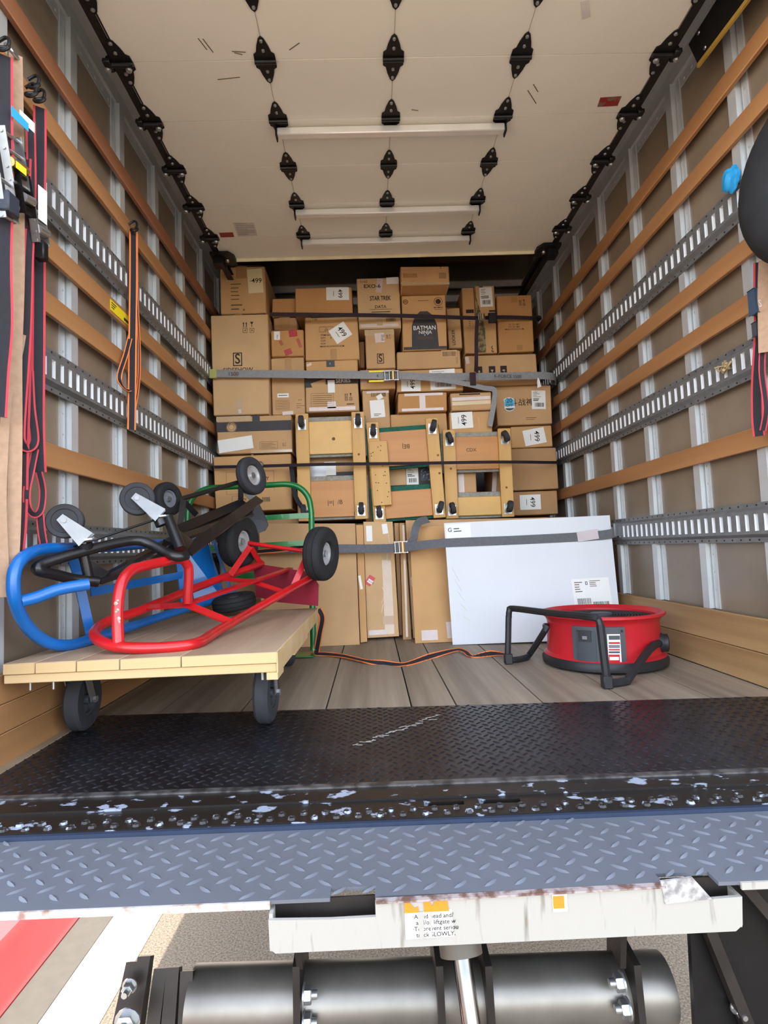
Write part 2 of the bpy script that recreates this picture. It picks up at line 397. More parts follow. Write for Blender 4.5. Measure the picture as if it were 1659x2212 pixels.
# ------------------------------------------------------------------ overhead door, rolled up under the roof
DZ, DP, DY0 = 2.424, .2945, 2.0015
dr = struct(bpy.data.objects.new('door_1', None)); COL.objects.link(dr); place(dr, Matrix.Translation((1.22, 2.3, DZ)), None)
jys = [DY0+DP*k for k in range(-2, 5)]
edges = [YB+.02]+[y for y in jys if y > YB+.06]+[3.425]
for i in range(len(edges)-1):
    build('door_panel', MB().bbox(.164, edges[i]+.0008, DZ, 2.236, edges[i+1]-.0008, DZ+.022, .0012), M['door'], dr)
build('door_seal', MB().bbox(.17, 3.427, DZ-.018, 2.23, 3.436, DZ+.03, .002), mat('pale rubber seal', (235,226,190), .5), dr)
for xa, xb in ((.126, .166), (2.234, 2.274)):
    mb = MB(); mb.box(xa, YB, DZ+.034, xb, 4.2, DZ+.040); mb.box(xa, YB, DZ+.001, xa+.004, 4.2, DZ+.034) if xa < 1 else mb.box(xb-.004, YB, DZ+.001, xb, 4.2, DZ+.034)
    mb.box(xa, YB, DZ-.0005, xb, 4.2, DZ+.001)
    build('door_track', mb, M['black'], dr)
hp = [(-.052,0),(-.05,.028),(-.036,.036),(-.028,.062),(-.013,.092),(0,.102),(.013,.092),(.028,.062),(.036,.036),(.05,.028),(.052,0)]
hout = [(x*.78, y) for x, y in hp]+[(x*.78, -y) for x, y in hp[::-1][1:-1]]
hm = MB(); hm.prism(hout, (0,0,0), (1,0,0), (0,-1,0), .004)
hm.cyl((-.04,0,-.008), (.04,0,-.008), .008, 8)
hme = proto('hinge', hm, M['blackm'])
bm_ = MB()
for bx_, by_ in ((0,.084),(0,-.084),(0,.045),(0,-.045)): bm_.lathe([(.007,0),(.006,-.004),(.003,-.006)], (bx_,by_,-.004), (0,0,1), 8)
bme = proto('bolts', bm_, M['zinc'])
hxs = [.160, .7028, 1.1892, 1.6801, 2.2355]
rl = MB(); rl.cyl((-.044,0,-.012), (.03,0,-.012), .008, 8); rl.bbox(-.052,-.026,-.018,-.028,.026,0,.003)
rme = proto('roller', rl, M['blackm'])
rb2 = MB()
for x_, y_ in ((-.045,.01),(.022,.012)): rb2.lathe([(.011,0),(.009,-.008),(.004,-.010)], (x_,y_,-.018), (0,0,1), 8)
rb2m = proto('bolts', rb2, M['zinc'])
for jy in [y for y in jys if y > YB+.06]:
    for i, hx in enumerate(hxs):
        Mx = Matrix.Translation((hx, jy, DZ-.001))
        if i in (0, 4): Mx = Mx @ Matrix.Diagonal((1.15 if i == 0 else -1.15, 1, 1, 1))
        h = inst('hinge', hme, Mx, dr)
        inst('bolt', bme, Mx, h)
        if i in (0, 4): inst('roller', rme, Mx, h); inst('bolt', rb2m, Mx, h)
# corner roller brackets at the free edge
for sx, x in ((1, .150), (-1, 2.250)):
    mb = MB(); mb.prism([(-.04,-.06),(.10,-.06),(.10,.03),(.07,.075),(-.04,.075)], (x,3.40,DZ-.004), (sx,0,0), (0,-1,0), .02, (0,0,-1))
    mb.box(min(x-.03*sx,x+.03*sx), 3.36, DZ-.06, max(x-.03*sx,x+.03*sx), 3.44, DZ-.02)
    b = build('corner_bracket', mb, M['blackm'], dr)
    build('bolt', MB().lathe([(.013,0),(.011,-.01),(.004,-.013)], (x+.05*sx,3.40,DZ-.024), (0,0,1), 8), M['zinc'], b)
for x in hxs:                                        # fine lift cables along each hinge line
    mb = MB(); mb.cyl((x, YB+.05, DZ-.0025), (x, 3.2, DZ-.0025), .0009, 5); build('cable', mb, M['cable'], dr)
for k, xa, xb in ((1, .69, 1.695), (3, .69, 1.695), (4, .69, 1.695)):   # alloy stiffener bars
    y = DY0+DP*k+.028
    mb = MB(); mb.bbox(xa, y, DZ-.044, xb, y+.034, DZ-.010, .004)
    b = build('stiffener_bar', mb, M['alu'], dr)
    e = MB(); e.box(xa-.006, y-.004, DZ-.05, xa, y+.04, DZ-.001); e.box(xb, y-.004, DZ-.05, xb+.006, y+.04, DZ-.001); build('end_cap', e, M['blackm'], b)
# stickers on the door panels
def flat_decal(name, c4, m, par, t=.0006):
    mb = MB(); n = (c4[1]-c4[0]).cross(c4[3]-c4[0]).normalized()
    mb.add(list(c4)+[p+n*t for p in c4], [(0,3,2,1),(4,5,6,7),(0,1,5,4),(1,2,6,5),(2,3,7,6),(3,0,4,7)])
    return build(name, mb, m, par)
Zc = DZ-.0012
s1 = flat_decal('warning_sticker', [A(1297,211,z=Zc),A(1343,208,z=Zc),A(1334,229,z=Zc),A(1290,231,z=Zc)], mat('dark red sticker', (150,40,38), .5, 0, scale=30, c2=(120,104,84), thr=(.52,.58)), dr)
s2 = flat_decal('warning_sticker', [A(473,503,z=Zc),A(503,502,z=Zc),A(506,512,z=Zc),A(477,513,z=Zc)], mat('dark red sticker', (150,50,48), .5), dr)
s3 = flat_decal('instruction_sticker', [A(503,481,z=Zc),A(548,481,z=Zc),A(556,509,z=Zc),A(514,511,z=Zc)], mat('pale grey sticker', (206,200,194), .5), dr)
ln = MB()
for k in range(7):
    t = (k+.7)/7.6; a = A(505+8*t, 481+29*t, z=Zc-.001); b = A(549+6*t, 481+28*t, z=Zc-.001); ln.bar(a.lerp(b,.06), a.lerp(b,.93 if k % 3 else .6), .004, .0005)
build('printed_lines', ln, mat('grey print', (150,142,136), .7), s3)
sm = MB()                                             # scuffs on the white panels
for px, py, L_, a_ in ((428,83,.05,1.2),(438,84,.06,1.2),(501,111,.05,.1),(625,108,.05,-.6),(506,114,.03,.3),(1140,195,.09,.9),(1152,182,.05,.9),(889,237,.03,.2),(470,172,.09,-.1)):
    p = A(px, py, z=Zc); sm.bar(p, p+V((math.cos(a_)*L_, math.sin(a_)*L_, 0)), .0035, .0005)
flat_decal('tape_remnant', [A(1254,4,z=Zc),A(1272,0,z=Zc),A(1276,36,z=Zc),A(1258,42,z=Zc)], mat('pearly tape', (214,212,208), .3), dr)
build('scuff_marks', sm, mat('dark scuff', (110,98,84), .7), dr, 'stuff')
# ------------------------------------------------------------------ sill bar, lift platform and running gear
sb_y0 = lambda x: 1.200+skew(x)*.35
sb = struct(bpy.data.objects.new('trim_2', None)); COL.objects.link(sb); place(sb, Matrix.Translation((1.22,1.28,-.01)), None)
def strip(x0, x1, fa, fb, z0, z1, nx=2):
    mb = MB(); v = [(x0,fa(x0),z0),(x1,fa(x1),z0),(x1,fb(x1),z0),(x0,fb(x0),z0)]
    mb.add(v+[(p[0],p[1],z1) for p in v], [(0,3,2,1),(4,5,6,7),(0,1,5,4),(1,2,6,5),(2,3,7,6),(3,0,4,7)]); return mb
fa = sb_y0; fm = lambda x: fa(x)+.085; fb = lambda x: ya(x)-.002
# lower flat with two drain slots, upper flat stepped
def spx(px, py): return A(px, py, z=-.006)
sl1 = (spx(915,1733).x, spx(1000,1728).x); sl2 = (spx(1034,1731).x, spx(1122,1726).x)
yc0 = lambda x: fa(x)+.050; yc1 = lambda x: fa(x)+.068
for n_, (x0, x1, f0, f1) in enumerate([(-.05,sl1[0],fa,fm),(sl1[1],sl2[0],fa,fm),(sl2[1],W+.05,fa,fm),(sl1[0],sl1[1],fa,yc0),(sl1[0],sl1[1],yc1,fm),(sl2[0],sl2[1],fa,yc0),(sl2[0],sl2[1],yc1,fm)]):
    build('sill_bar', strip(x0, x1, f0, f1, -.05, -.006), M['bar'], sb)
build('sill_step', strip(-.05, W+.05, fm, lambda x: fb(x)-.02, -.05, -.001), M['bar'], sb)
build('sill_lip', strip(-.05, W+.05, lambda x: fb(x)-.02, fb, -.05, .003), mat('worn sill edge', (110,108,108), .4, .5, scale=30, c2=(60,58,58), thr=(.4,.6)), sb)
build('slot_floor', MB().box(sl1[0]-.02, 1.23, -.06, sl2[1]+.02, 1.30, -.055), mat('dirty slot', (96,86,50), .8), sb)
gb = MB(); x = 0.0
while x < W:
    for r_ in (0, 1):
        gb.lathe([(.0095,0),(.0075,.0045),(.005,.0045),(.004,.001)], (x+r_*.022, fa(x)+.016+.020*r_, -.006), (0,0,1), 8)
    x += .047
build('grip_bumps', gb, mat('chipped bump paint', (46,42,42), .4, .2, scale=60, c2=(150,158,172), thr=(.56,.62)), sb, 'stuff')
# lift platform
GZ = -.016
ga = lambda x: .958+skew(x)*.35; gbk = lambda x: fa(x)-.012
lp = thing('lift_platform', 'blue grey diamond tread lift platform folded level below the truck sill', 'liftgate', (1.22, 1.0, -.1))
build('hinge_strip', strip(-.05, W+.05, lambda x: fa(x)-.011, lambda x: fa(x)-.001, -.04, -.008), M['bluep'], lp)
nA = (.945, 1.020, .028); nB = (1.500, 1.590, .030)     # notches in the near edge
def gstrip(x0, x1, f0): return strip(x0, x1, f0, gbk, GZ-.006, GZ)
gp = MB()
for x0, x1, cut in ((-.05, nA[0], 0),(nA[0], nA[1], nA[2]),(nA[1], nB[0], 0),(nB[0], nB[1], nB[2]),(nB[1], W+.05, 0)):
    v = gstrip(x0, x1, (lambda c: (lambda x: ga(x)+c))(cut)); gp.add(v.v, v.f)
tpl = build('tread_plate', gp, M['gplate'], lp)
lo = lozenges(-.04, W+.04, lambda x: ga(x)+.002, lambda x: gbk(x)+.006, .0515, .0245, .0165, .0052, .0026, GZ, -1)
build('tread_pattern', lo, M['gplate'], tpl, 'stuff')
build('edge_flat', strip(-.05, .846, lambda x: ga(x)-.004, lambda x: ga(x), GZ-.012, GZ-.0005), mat('worn pale edge', (200,196,190), .5, .2, scale=40, c2=(150,120,110), thr=(.5,.7)), lp)
build('edge_flat', strip(1.626, W+.05, lambda x: ga(x)-.004, lambda x: ga(x), GZ-.012, GZ-.0005), M['whitep'], lp)
# white painted end beam with cut-outs
ft = MB(); yf = .948
out = [(.846,-.034),(.852,-.082),(.860,-.088),(1.615,-.094),(1.624,-.086),(1.626,-.038),(1.592,-.040),(1.590,-.038),(1.520,-.040),(1.505,-.006),(1.500,-.017),(1.020,-.017),(1.018,-.036),(.946,-.038),(.944,-.034)]
o2 = [(.846,-.036),(.847,-.080),(.856,-.088),(1.612,-.094),(1.624,-.085),(1.627,-.040),(1.592,-.041),(1.500,-.043),(1.500,-.017),(1.020,-.017),(1.020,-.040),(.946,-.040)]
ft.prism(o2, (0,yf,0), (1,0,0), (0,0,1), .006, (0,1,0))
beam = build('end_beam', ft, M['whitep'], lp)
build('beam_return', MB().box(.846, yf+.006, -.088, .852, 1.05, -.03), M['whitep'], beam); build('beam_return', MB().box(1.621, yf+.006, -.092, 1.627, 1.05, -.04), M['whitep'], beam)
build('notch_shade', MB().box(.852, yf+.03, -.086, 1.621, yf+.034, -.024), M['dark'], beam)  # dark plate behind the cut-outs stands in for the shade of open notches
ew = MB(); ew.bar((1.021,yf+.002,-.0165),(1.499,yf+.002,-.0165),.012,.003)
build('worn_edge', ew, mat('rusty chipped edge', (172,160,158), .6, .2, scale=50, c2=(112,84,74), thr=(.42,.6)), beam)
build('latch_plate', MB().prism([(1.496,-.044),(1.492,-.008),(1.545,-.004),(1.575,-.040)], (0,yf-.002,0), (1,0,0), (0,0,1), .004, (0,1,0)), mat('speckled galvanised plate', (190,188,186), .5, .3, scale=60, c2=(140,138,138), thr=(.45,.6)), beam)
def fdec(name, x0, z0, x1, z1, m, par, y=yf-.0008): return build(name, MB().box(x0, y-.0005, z0, x1, y, z1), m, par)
# torn warning decal: white field, two orange remnants, four lines of lettering
P0 = A(873,1945,y=yf); P1 = A(986,2024,y=yf)
dx, dz = P1.x-P0.x, P0.z-P1.z
d0 = build('warning_decal', MB().prism([(P0.x,P1.z+.001),(P0.x+dx*.96,P1.z+.002),(P0.x+dx*.93,P0.z-dz*.28),(P0.x,P0.z-dz*.32)], (0,yf-.0006,0), (1,0,0), (0,0,1), .0004, (0,-1,0)), M['paper'], beam)
for pl in ([(0,.68),(0,.97),(.10,.95),(.20,.80),(.27,.84),(.28,.68)], [(.38,.68),(.38,.97),(.48,.99),(.55,.82),(.62,.99),(.84,.97),(.88,.68)]):
    build('orange_band', MB().prism([(P0.x+a*dx, P1.z+b*dz) for a, b in pl], (0,yf-.0007,0), (1,0,0), (0,0,1), .0005, (0,-1,0)), M['orange'], d0)
for i, tx in enumerate(('·Avoid head and/', '  and/or liftgate w', '·To prevent seriou', '  truck SLOWLY.')):
    vs_, fs_ = textv(tx.strip(), .0098, .012)
    w_ = max(p[0] for p in vs_)-min(p[0] for p in vs_)
    mb = MB(); xo = P0.x+dx*(.20 if tx[0] == '·' else .26)+w_/2-.004
    mb.add(vs_, fs_, frame((xo, yf-.0014, P1.z+dz*(.575-.155*i)), (1,0,0), (0,0,1))); build('lettering', mb, M['ink'], d0)
for a, b in ((.27,.36),(.50,.53)):
    mb = MB().prism([(P0.x+a*dx,P1.z+.0),(P0.x+b*dx,P1.z),(P0.x+(b+.01)*dx,P0.z-dz*.3),(P0.x+(a-.015)*dx,P0.z-dz*.3)], (0,yf-.0018,0), (1,0,0), (0,0,1), .0003, (0,-1,0)); build('torn_strip', mb, M['whitep'], d0)
q0 = A(1192,1932,y=yf); q1 = A(1226,1968,y=yf)
d1 = fdec('square_decal', q0.x, q1.z, q1.x, q0.z, M['paper'], beam)
build('orange_square', MB().box(q0.x+.001, yf-.0022, q1.z+.006, q1.x-.005, yf-.0014, q0.z-.002), M['orange'], d1)
# torsion tube with its brackets, bolts and the lift cylinder
TY, TR = 1.24, .064
TZ = A(1000,2140,y=TY).z
def tp_(px, py): return A(px, py, y=TY)
tt = thing('torsion_tube', 'bare steel torsion tube running across under the lift platform', 'lift tube', (1.1, TY, TZ-TR))
build('tube', MB().cyl(V((.625,TY,A(420,2164,y=TY).z)), V((1.625,TY,A(1500,2128,y=TY).z)), TR, 40), M['steel'], tt)
def bracket(px, top, bot, nm='bracket', lean=0):
    p0 = tp_(px+lean, top); p1 = tp_(px, bot)
    mb = MB(); t = .007
    prof = [(TY-TR-.03, p1.z-.02),(TY-TR-.012, p0.z),(TY+.05, p0.z+.02),(TY+TR+.02, p1.z-.02)]
    mb.add([(p1.x+s_*t, y, z) for s_ in (-1,1) for y, z in prof], [(3,2,1,0),(4,5,6,7),(0,1,5,4),(1,2,6,5),(2,3,7,6),(3,0,4,7)])
    return build(nm, mb, M['dark'], tt), p0, p1
def bolt(p, d_, par, r=.016):
    d_ = V(d_); mb = MB(); mb.lathe([(r*1.25,0),(r*1.25,.003)], p, d_, 14); mb.lathe([(r,.003),(r,.015),(r*.85,.017)], p, d_, 6); mb.lathe([(r*.55,.016),(r*.5,.028)], p, d_, 10)
    return build('bolt', mb, M['zinc'], par)
for px, bl, lean in ((655, ((2088,1),(2145,1)), 2), (1352, ((2062,-1),(2115,-1)), -40)):
    b, p0, p1 = bracket(px, 2030, 2212, 'bracket', lean)
    for py, s_ in bl:
        t = (py-2030)/182; p = tp_(px+lean*(1-t), py); bolt((p.x+.008*s_, TY-TR-.012, p.z), (s_,0,0), b)
    arm = MB(); arm.bar((p0.x+.0, TY-.05, p0.z), (p0.x-.005, TY-.1, -.10), .05, .012, (1,0,0)); build('lift_arm', arm, M['dark'], b)
for px in (948, 1048): bracket(px, 2030, 2212, 'bracket', -8)
cy = thing('hydraulic_cylinder', 'chrome hydraulic ram between two brackets under the platform', 'hydraulic ram', (1.19, 1.2, -.42))
ct = A(993,2035,y=1.16); cb = A(1022,2240,y=1.10)
build('barrel', MB().cyl(ct+(ct-cb)*.6, ct+(cb-ct)*.14, .042, 24), M['barrel'], cy); build('rod', MB().cyl(ct, cb+(cb-ct)*.2, .018, 24), M['rod'], cy)
# dark hinge brackets at both ends
eb = thing('lift_arm_bracket', 'dark stacked hinge bracket of the liftgate beside the red kerb', 'bracket', (.52, 1.2, -.6))
for i, (px, top) in enumerate(((285,2078),(310,2066),(345,2092),(372,2090),(402,2098))):
    p = A(px, top, y=1.22); q = A(px-70+i*14, 2225, y=1.16)
    build('plate', MB().add([(p.x-.012,p.y,p.z),(p.x+.014,p.y,p.z),(q.x+.016,q.y,q.z-.15),(q.x-.014,q.y,q.z-.15),(p.x-.012,p.y+.02,p.z-.012),(p.x+.014,p.y+.02,p.z-.012),(q.x+.016,q.y+.05,q.z-.15),(q.x-.014,q.y+.05,q.z-.15)],
      [(0,1,2,3),(7,6,5,4),(0,4,5,1),(1,5,6,2),(2,6,7,3),(3,7,4,0)]), M['dark'], eb)
pb = A(281,2128,y=1.19); bolt(pb, (0,-1,0), eb, .012); pb = A(276,2205,y=1.15); bolt(pb, (0,-1,0), eb, .02)
er = thing('support_frame', 'black steel support frame under the platform at the truck tail', 'frame', (1.8, 1.2, -.6))
build('upright_plate', MB().prism([(1.640,-.06),(1.632,-.46),(1.70,-.62),(2.3,-.62),(2.3,-.05)], (0,1.14,0), (1,0,0), (0,0,1), .012, (0,1,0)), M['blackm'], er)
bolt(A(1590,2175,y=1.13), (0,-1,0), er, .010)
build('rib', MB().bar((1.66,1.12,-.20),(1.78,1.12,-.55),.03,.02,(1,0,0)), M['dark'], er)
build('rib', MB().bar((1.70,1.10,-.08),(1.95,1.10,-.40),.02,.02,(1,0,0)), M['dark'], er)
ax = MB().lathe([(.0,-.14),(.28,-.14),(.40,-.12),(.44,-.06),(.44,.06),(.40,.12),(.28,.14),(.0,.14)], (2.02,3.3,-.60), (1,0,0), 40)
tw = thing('truck_wheel', 'black truck tyre in the shade beneath the box floor', 'wheel', (2.02,3.3,-1.045))
build('tire', ax, M['rub'], tw); build('rim', MB().lathe([(.0,-.15),(.2,-.15),(.26,-.142)], (2.02,3.3,-.60), (1,0,0), 30), M['steel'], tw)
bpz = MB().lathe([(.13,-.5),(.13,.5)], (1.55,2.2,-.40), (1,0,0), 28)
tk_ = thing('air_tank', 'grey cylindrical tank slung under the truck', 'tank', (1.55,2.2,-.53)); build('tank_shell', bpz, M['steel'], tk_)
build('hanger', MB().box(1.3,2.07,-.40,1.34,2.33,-.10), M['dark'], tk_); build('hanger', MB().box(1.8,2.07,-.40,1.84,2.33,-.10), M['dark'], tk_)
# ------------------------------------------------------------------ street
gz = -1.05
gr = struct(build('ground', MB().box(.03, -30, gz-.1, 40, 30, gz), M['asph']))
gu = struct(build('gutter', MB().box(-.19, -30, gz-.1, .028, 30, gz+.002), M['conc']))
gu2 = struct(build('gutter_band', MB().box(-.34, -30, gz-.1, -.192, 30, gz+.004), M['concg']))  # gutter strip in a darker tone than the pan beside it
kb = struct(build('kerb', MB().add([(x,y,z) for y in (-30,30) for x,z in ((-.62,gz-.1),(-.341,gz-.1),(-.341,gz+.01),(-.36,gz+.02),(-.43,gz+.125),(-.46,gz+.15),(-.62,gz+.15))],
   [(6,5,4,3,2,1,0),(7,8,9,10,11,12,13)]+[(i,(i+1)%7,7+(i+1)%7,7+i) for i in range(7)]), M['kerb']))
sw = struct(build('sidewalk', MB().box(-40, -30, gz-.1, -.622, 30, gz+.148), M['dirt']))
# ------------------------------------------------------------------ cartons
def carton(label, rect, y, D, m='c1', tilt=0, name='cardboard_box', b=.006, jit=.004, cat='box', lean=0, z0=None):
    """rect: photo extent of the front face, y: depth of the front face; returns (object, local matrix, W, H)"""
    x0, y0, x1, y1 = rect; xm, ym = (x0+x1)/2, (y0+y1)/2
    xa, xb = A(x0, ym, y=y).x, A(x1, ym, y=y).x; zt, zb = A(xm, y0, y=y).z, A(xm, y1, y=y).z
    if z0 is not None: zb = z0
    Wd, H = xb-xa, zt-zb
    Mx = Matrix.Translation((xa+Wd/2, y, zb)) @ Matrix.Rotation(math.radians(tilt), 4, 'Y') @ Matrix.Rotation(math.radians(lean), 4, 'X') @ Matrix.Translation((-Wd/2, 0, 0))
    mb = MB().bbox(.0015, 0, .001, Wd-.0015, D, H-.001, b, Mx, jit)
    o = build(name, mb, M[m], None); tag(o, label, cat, 'cartons stacked at the front of the truck')
    return o, Mx, Wd, H
def fr(bx, u, v, rot=0, e=.0012):
    o, Mx, Wd, H = bx
    return Mx @ Matrix.Translation((u*Wd, -e, v*H)) @ Matrix.Rotation(math.radians(-rot), 4, 'Y') @ Matrix(((1,0,0,0),(0,0,-1,0),(0,1,0,0),(0,0,0,1)))
def rect_on(bx, name, m, u0, v0, u1, v1, rot=0, e=.0006, par=None, lab=None, z=.0005):
    o, Mx, Wd, H = bx; F = fr(bx, (u0+u1)/2, (v0+v1)/2, rot, e); a, c = (u1-u0)*Wd/2, (v1-v0)*H/2
    return build(name, MB().box(-a, -c, 0, a, c, z, F), M[m] if isinstance(m, str) else m, par or o, label=lab)
def txt(bx, body, u, v, h, rot=0, m='ink', bold=.01, e=.0016, par=None, xs=1.0):
    vs_, fs_ = textv(body, h, bold, xs)
    return build('lettering', MB().add(vs_, fs_, fr(bx, u, v, rot, e)), M[m], par or bx[0])
def lines(bx, u0, v0, u1, v1, n, m='inkb', e=.0014, rot=0, par=None, th=.35, rnd=True):
    o, Mx, Wd, H = bx; F = fr(bx, (u0+u1)/2, (v0+v1)/2, rot, e); a, c = (u1-u0)*Wd/2, (v1-v0)*H/2; mb = MB()
    for i in range(n):
        y = c-(i+.5)*2*c/n; t = 2*c/n*th/2; r = random.uniform(.45, 1) if rnd else 1
        mb.box(-a, y-t, 0, -a+2*a*r, y+t, .0003, F)
    return build('printed_lines', mb, M[m], par or o)
def barcode(bx, u0, v0, u1, v1, m='ink', rot=0, par=None, e=.0018):
    o, Mx, Wd, H = bx; F = fr(bx, (u0+u1)/2, (v0+v1)/2, rot, e); a, c = (u1-u0)*Wd/2, (v1-v0)*H/2; mb = MB(); x = -a
    while x < a:
        w_ = random.choice((.0012,.002,.003)); mb.box(x, -c, 0, min(x+w_, a), c, .0003, F); x += w_+random.choice((.0012,.002,.0026))
    return build('barcode', mb, M[m], par or o)
def frame_on(bx, name, m, u0, v0, u1, v1, t=.002, e=.0014):
    o, Mx, Wd, H = bx; F = fr(bx, (u0+u1)/2, (v0+v1)/2, 0, e); a, c = (u1-u0)*Wd/2, (v1-v0)*H/2; mb = MB()
    mb.box(-a,-c,0,a,-c+t,.0003,F); mb.box(-a,c-t,0,a,c,.0003,F); mb.box(-a,-c,0,-a+t,c,.0003,F); mb.box(a-t,-c,0,a,c,.0003,F)
    return build(name, mb, M[m], o)
def label499(bx, u0, v0, u1, v1, trot, lrot=0, m='paper', txc=.60):
    """lot label with its number turned by trot on a slip turned by lrot"""
    o, Mx, Wd, H = bx; uc, vc = (u0+u1)/2, (v0+v1)/2
    lb = rect_on(bx, 'lot_label', m, u0, v0, u1, v1, lrot, .0022)
    wd_, ht = (u1-u0)*Wd, (v1-v0)*H; a = math.radians(lrot)
    long_ = max(wd_, ht); short = min(wd_, ht)
    def off(du, dv):
        x = du*math.cos(a)-dv*math.sin(a); z = du*math.sin(a)+dv*math.cos(a); return uc+x/Wd, vc+z/H
    hv = abs((trot-lrot) % 180) > 45
    s_ = 1 if hv else 0
    k1 = off(wd_*(txc-.5), 0) if hv else off(0, ht*.10)
    txt(bx, '499', k1[0], k1[1], short*.46, trot, 'ink', .006, .0032, lb)
    k2 = off(-wd_*.18, 0) if hv else off(0, -ht*.22)
    F = fr(bx, k2[0], k2[1], trot, .0030); mb = MB().box(-short*.2, -.0015, 0, short*.2, .0015, .0003, F)
    build('printed_lines', mb, M['ink'], lb)
    return lb
def ship_label(bx, u0, v0, u1, v1, rot=0):
    lb = rect_on(bx, 'shipping_label', 'paper', u0, v0, u1, v1, rot, .0020)
    du, dv = u1-u0, v1-v0
    lines(bx, u0+du*.1, v0+dv*.62, u0+du*.7, v1-dv*.06, 4, 'inkb', .0030, rot, lb, .25)
    lines(bx, u0+du*.1, v0+dv*.42, u0+du*.9, v0+dv*.58, 2, 'ink', .0030, rot, lb, .5)
    barcode(bx, u0+du*.2, v0+dv*.12, u0+du*.85, v0+dv*.34, 'ink', rot, lb, .0030)
    return lb
def arrows_glass(bx, u, v, s, m='ink', cells=2, rows=2):
    """handling marks: two up arrows and a goblet, with boxed marks below"""
    o, Mx, Wd, H = bx; F = fr(bx, u, v, 0, .0015); mb = MB()
    def P(pts): mb.prism([(a*s, b*s) for a, b in pts], F @ V((0,0,0)), F.to_3x3() @ V((1,0,0)), F.to_3x3() @ V((0,1,0)), .0003)
    for dx in (-1.3, -.55):
        P([(dx-.25,1.0),(dx,1.5),(dx+.25,1.0)]); P([(dx-.1,.2),(dx+.1,.2),(dx+.1,1.0),(dx-.1,1.0)])
    P([(-1.6,.05),(-.3,.05),(-.3,.12),(-1.6,.12)])
    P([(.45,1.5),(1.25,1.5),(1.1,1.05),(.92,.9),(.92,.4),(1.15,.25),(.55,.25),(.78,.4),(.78,.9),(.6,1.05)])
    if rows > 1:
        for dx in (-1.5, .3):
            P([(dx,-1.4),(dx+1.15,-1.4),(dx+1.15,-1.3),(dx,-1.3)]); P([(dx,-.3),(dx+1.15,-.3),(dx+1.15,-.2),(dx,-.2)]); P([(dx,-1.4),(dx+.1,-1.4),(dx+.1,-.2),(dx,-.2)]); P([(dx+1.05,-1.4),(dx+1.15,-1.4),(dx+1.15,-.2),(dx+1.05,-.2)])
            P([(dx+.3,-1.1),(dx+.6,-.5),(dx+.85,-1.0),(dx+.55,-.85)])
    return build('handling_marks', mb, M[m], o)
def s_logo(bx, u, v, h):
    o, Mx, Wd, H = bx; w_ = h*.66
    frame_on(bx, 'logo_frame', 'ink', u-w_/2/Wd, v-h/2/H, u+w_/2/Wd, v+h/2/H, h*.07)
    return txt(bx, 'S', u, v, h*1.05, 0, 'ink', .012, .0018, None, .85)
FL = 3.70                                                # front of the stack, slightly further back to the right
def yd(px): return FL+.10*(A(px, 900, y=3.8).x)/1.0
# --- left column
b = carton('tall top-left carton with cream 499 slip and open flaps near the ceiling', (475,575,573,677), 3.70, .50, 'c1')
rect_on(b, 'packing_tape', 'tape', .36,.74,.60,.995, 0); label499(b, .62,.42,.95,.93, 0, 3, 'cream'); lines(b, .24,.26,.60,.66, 5, 'inkb', rnd=True, th=.22); lines(b, .24,.05,.62,.22, 2, 'inkb', th=.3); txt(b, 'x', .52,.08,.03)
o_, Mx, w_, h_ = b
fm_ = MB().add([(.0,0,h_),(w_,0,h_),(w_*.80,.10,h_+.055),(w_*.2,.10,h_+.060)], [(0,1,2,3)], Mx); fm_.add([(.0,.01,h_+.003),(w_,.01,h_+.003),(w_*.80,.11,h_+.058),(w_*.2,.11,h_+.063)], [(3,2,1,0)], Mx)
build('flap', fm_, M['c1'], o_)
b = carton('large tall carton with framed S logo behind the grey strap at left', (457,678,581,895), 3.69, .52, 'c4', jit=.006)
rect_on(b, 'packing_tape', 'tape', .42,.90,.55,.995); arrows_glass(b, .66,.86,.026); s_logo(b, .455,.545,.092); txt(b, 'SIDESHOW', .46,.438,.040,0,'ink',.010)
rect_on(b, 'packing_tape', 'tapec', .40,.0,.52,.16); rect_on(b, 'tape_glare', 'tapew', .45,.01,.50,.05, 8, .0016)
b = carton('carton with round brand seal and dark band under the tall left carton', (468,897,630,979), 3.70, .5, 'c2')
rect_on(b, 'printed_band', 'panel', .0,.58,1,.84); rect_on(b, 'black_tape', 'tapek', .48,.74,.58,.99, 0, .0014)
o_, Mx, w_, h_ = b
mb = MB(); F = fr(b, .20,.70,0,.0016); mb.lathe([(.034,0),(.034,.0004)], F @ V((0,0,0)), F.to_3x3() @ V((0,0,1)), 28); sl_ = build('brand_seal', mb, M['c4'], o_)
mb = MB(); F = fr(b, .20,.70,0,.0026); mb.lathe([(.032,0),(.032,.0004),(.029,.0004),(.029,0)], F @ V((0,0,0)), F.to_3x3() @ V((0,0,1)), 28, True); mb.lathe([(.020,0),(.020,.0004),(.018,.0004),(.018,0)], F @ V((0,0,0)), F.to_3x3() @ V((0,0,1)), 28, True); build('ring', mb, M['ink'], sl_)
for i, ch in enumerate('JAMTOYS'):
    a = math.radians(150-20*i); vs_, fs_ = textv(ch, .011, .012)
    F = fr(b, .20,.70,0,.0030) @ Matrix.Translation((math.cos(a)*.0245, math.sin(a)*.0245, 0)) @ Matrix.Rotation(a-math.pi/2, 4, 'Z'); build('lettering', MB().add(vs_, fs_, F), M['ink'], sl_)
rect_on(b, 'blank_label', 'paper', .02,.08,.48,.42, 7, .0024); frame_on(b, 'print_frame', 'inkb', .57,.10,.81,.29, .0012); lines(b, .59,.12,.79,.26, 4, 'inkb', th=.2); arrows_glass(b, .90,.20,.008,'inkb')
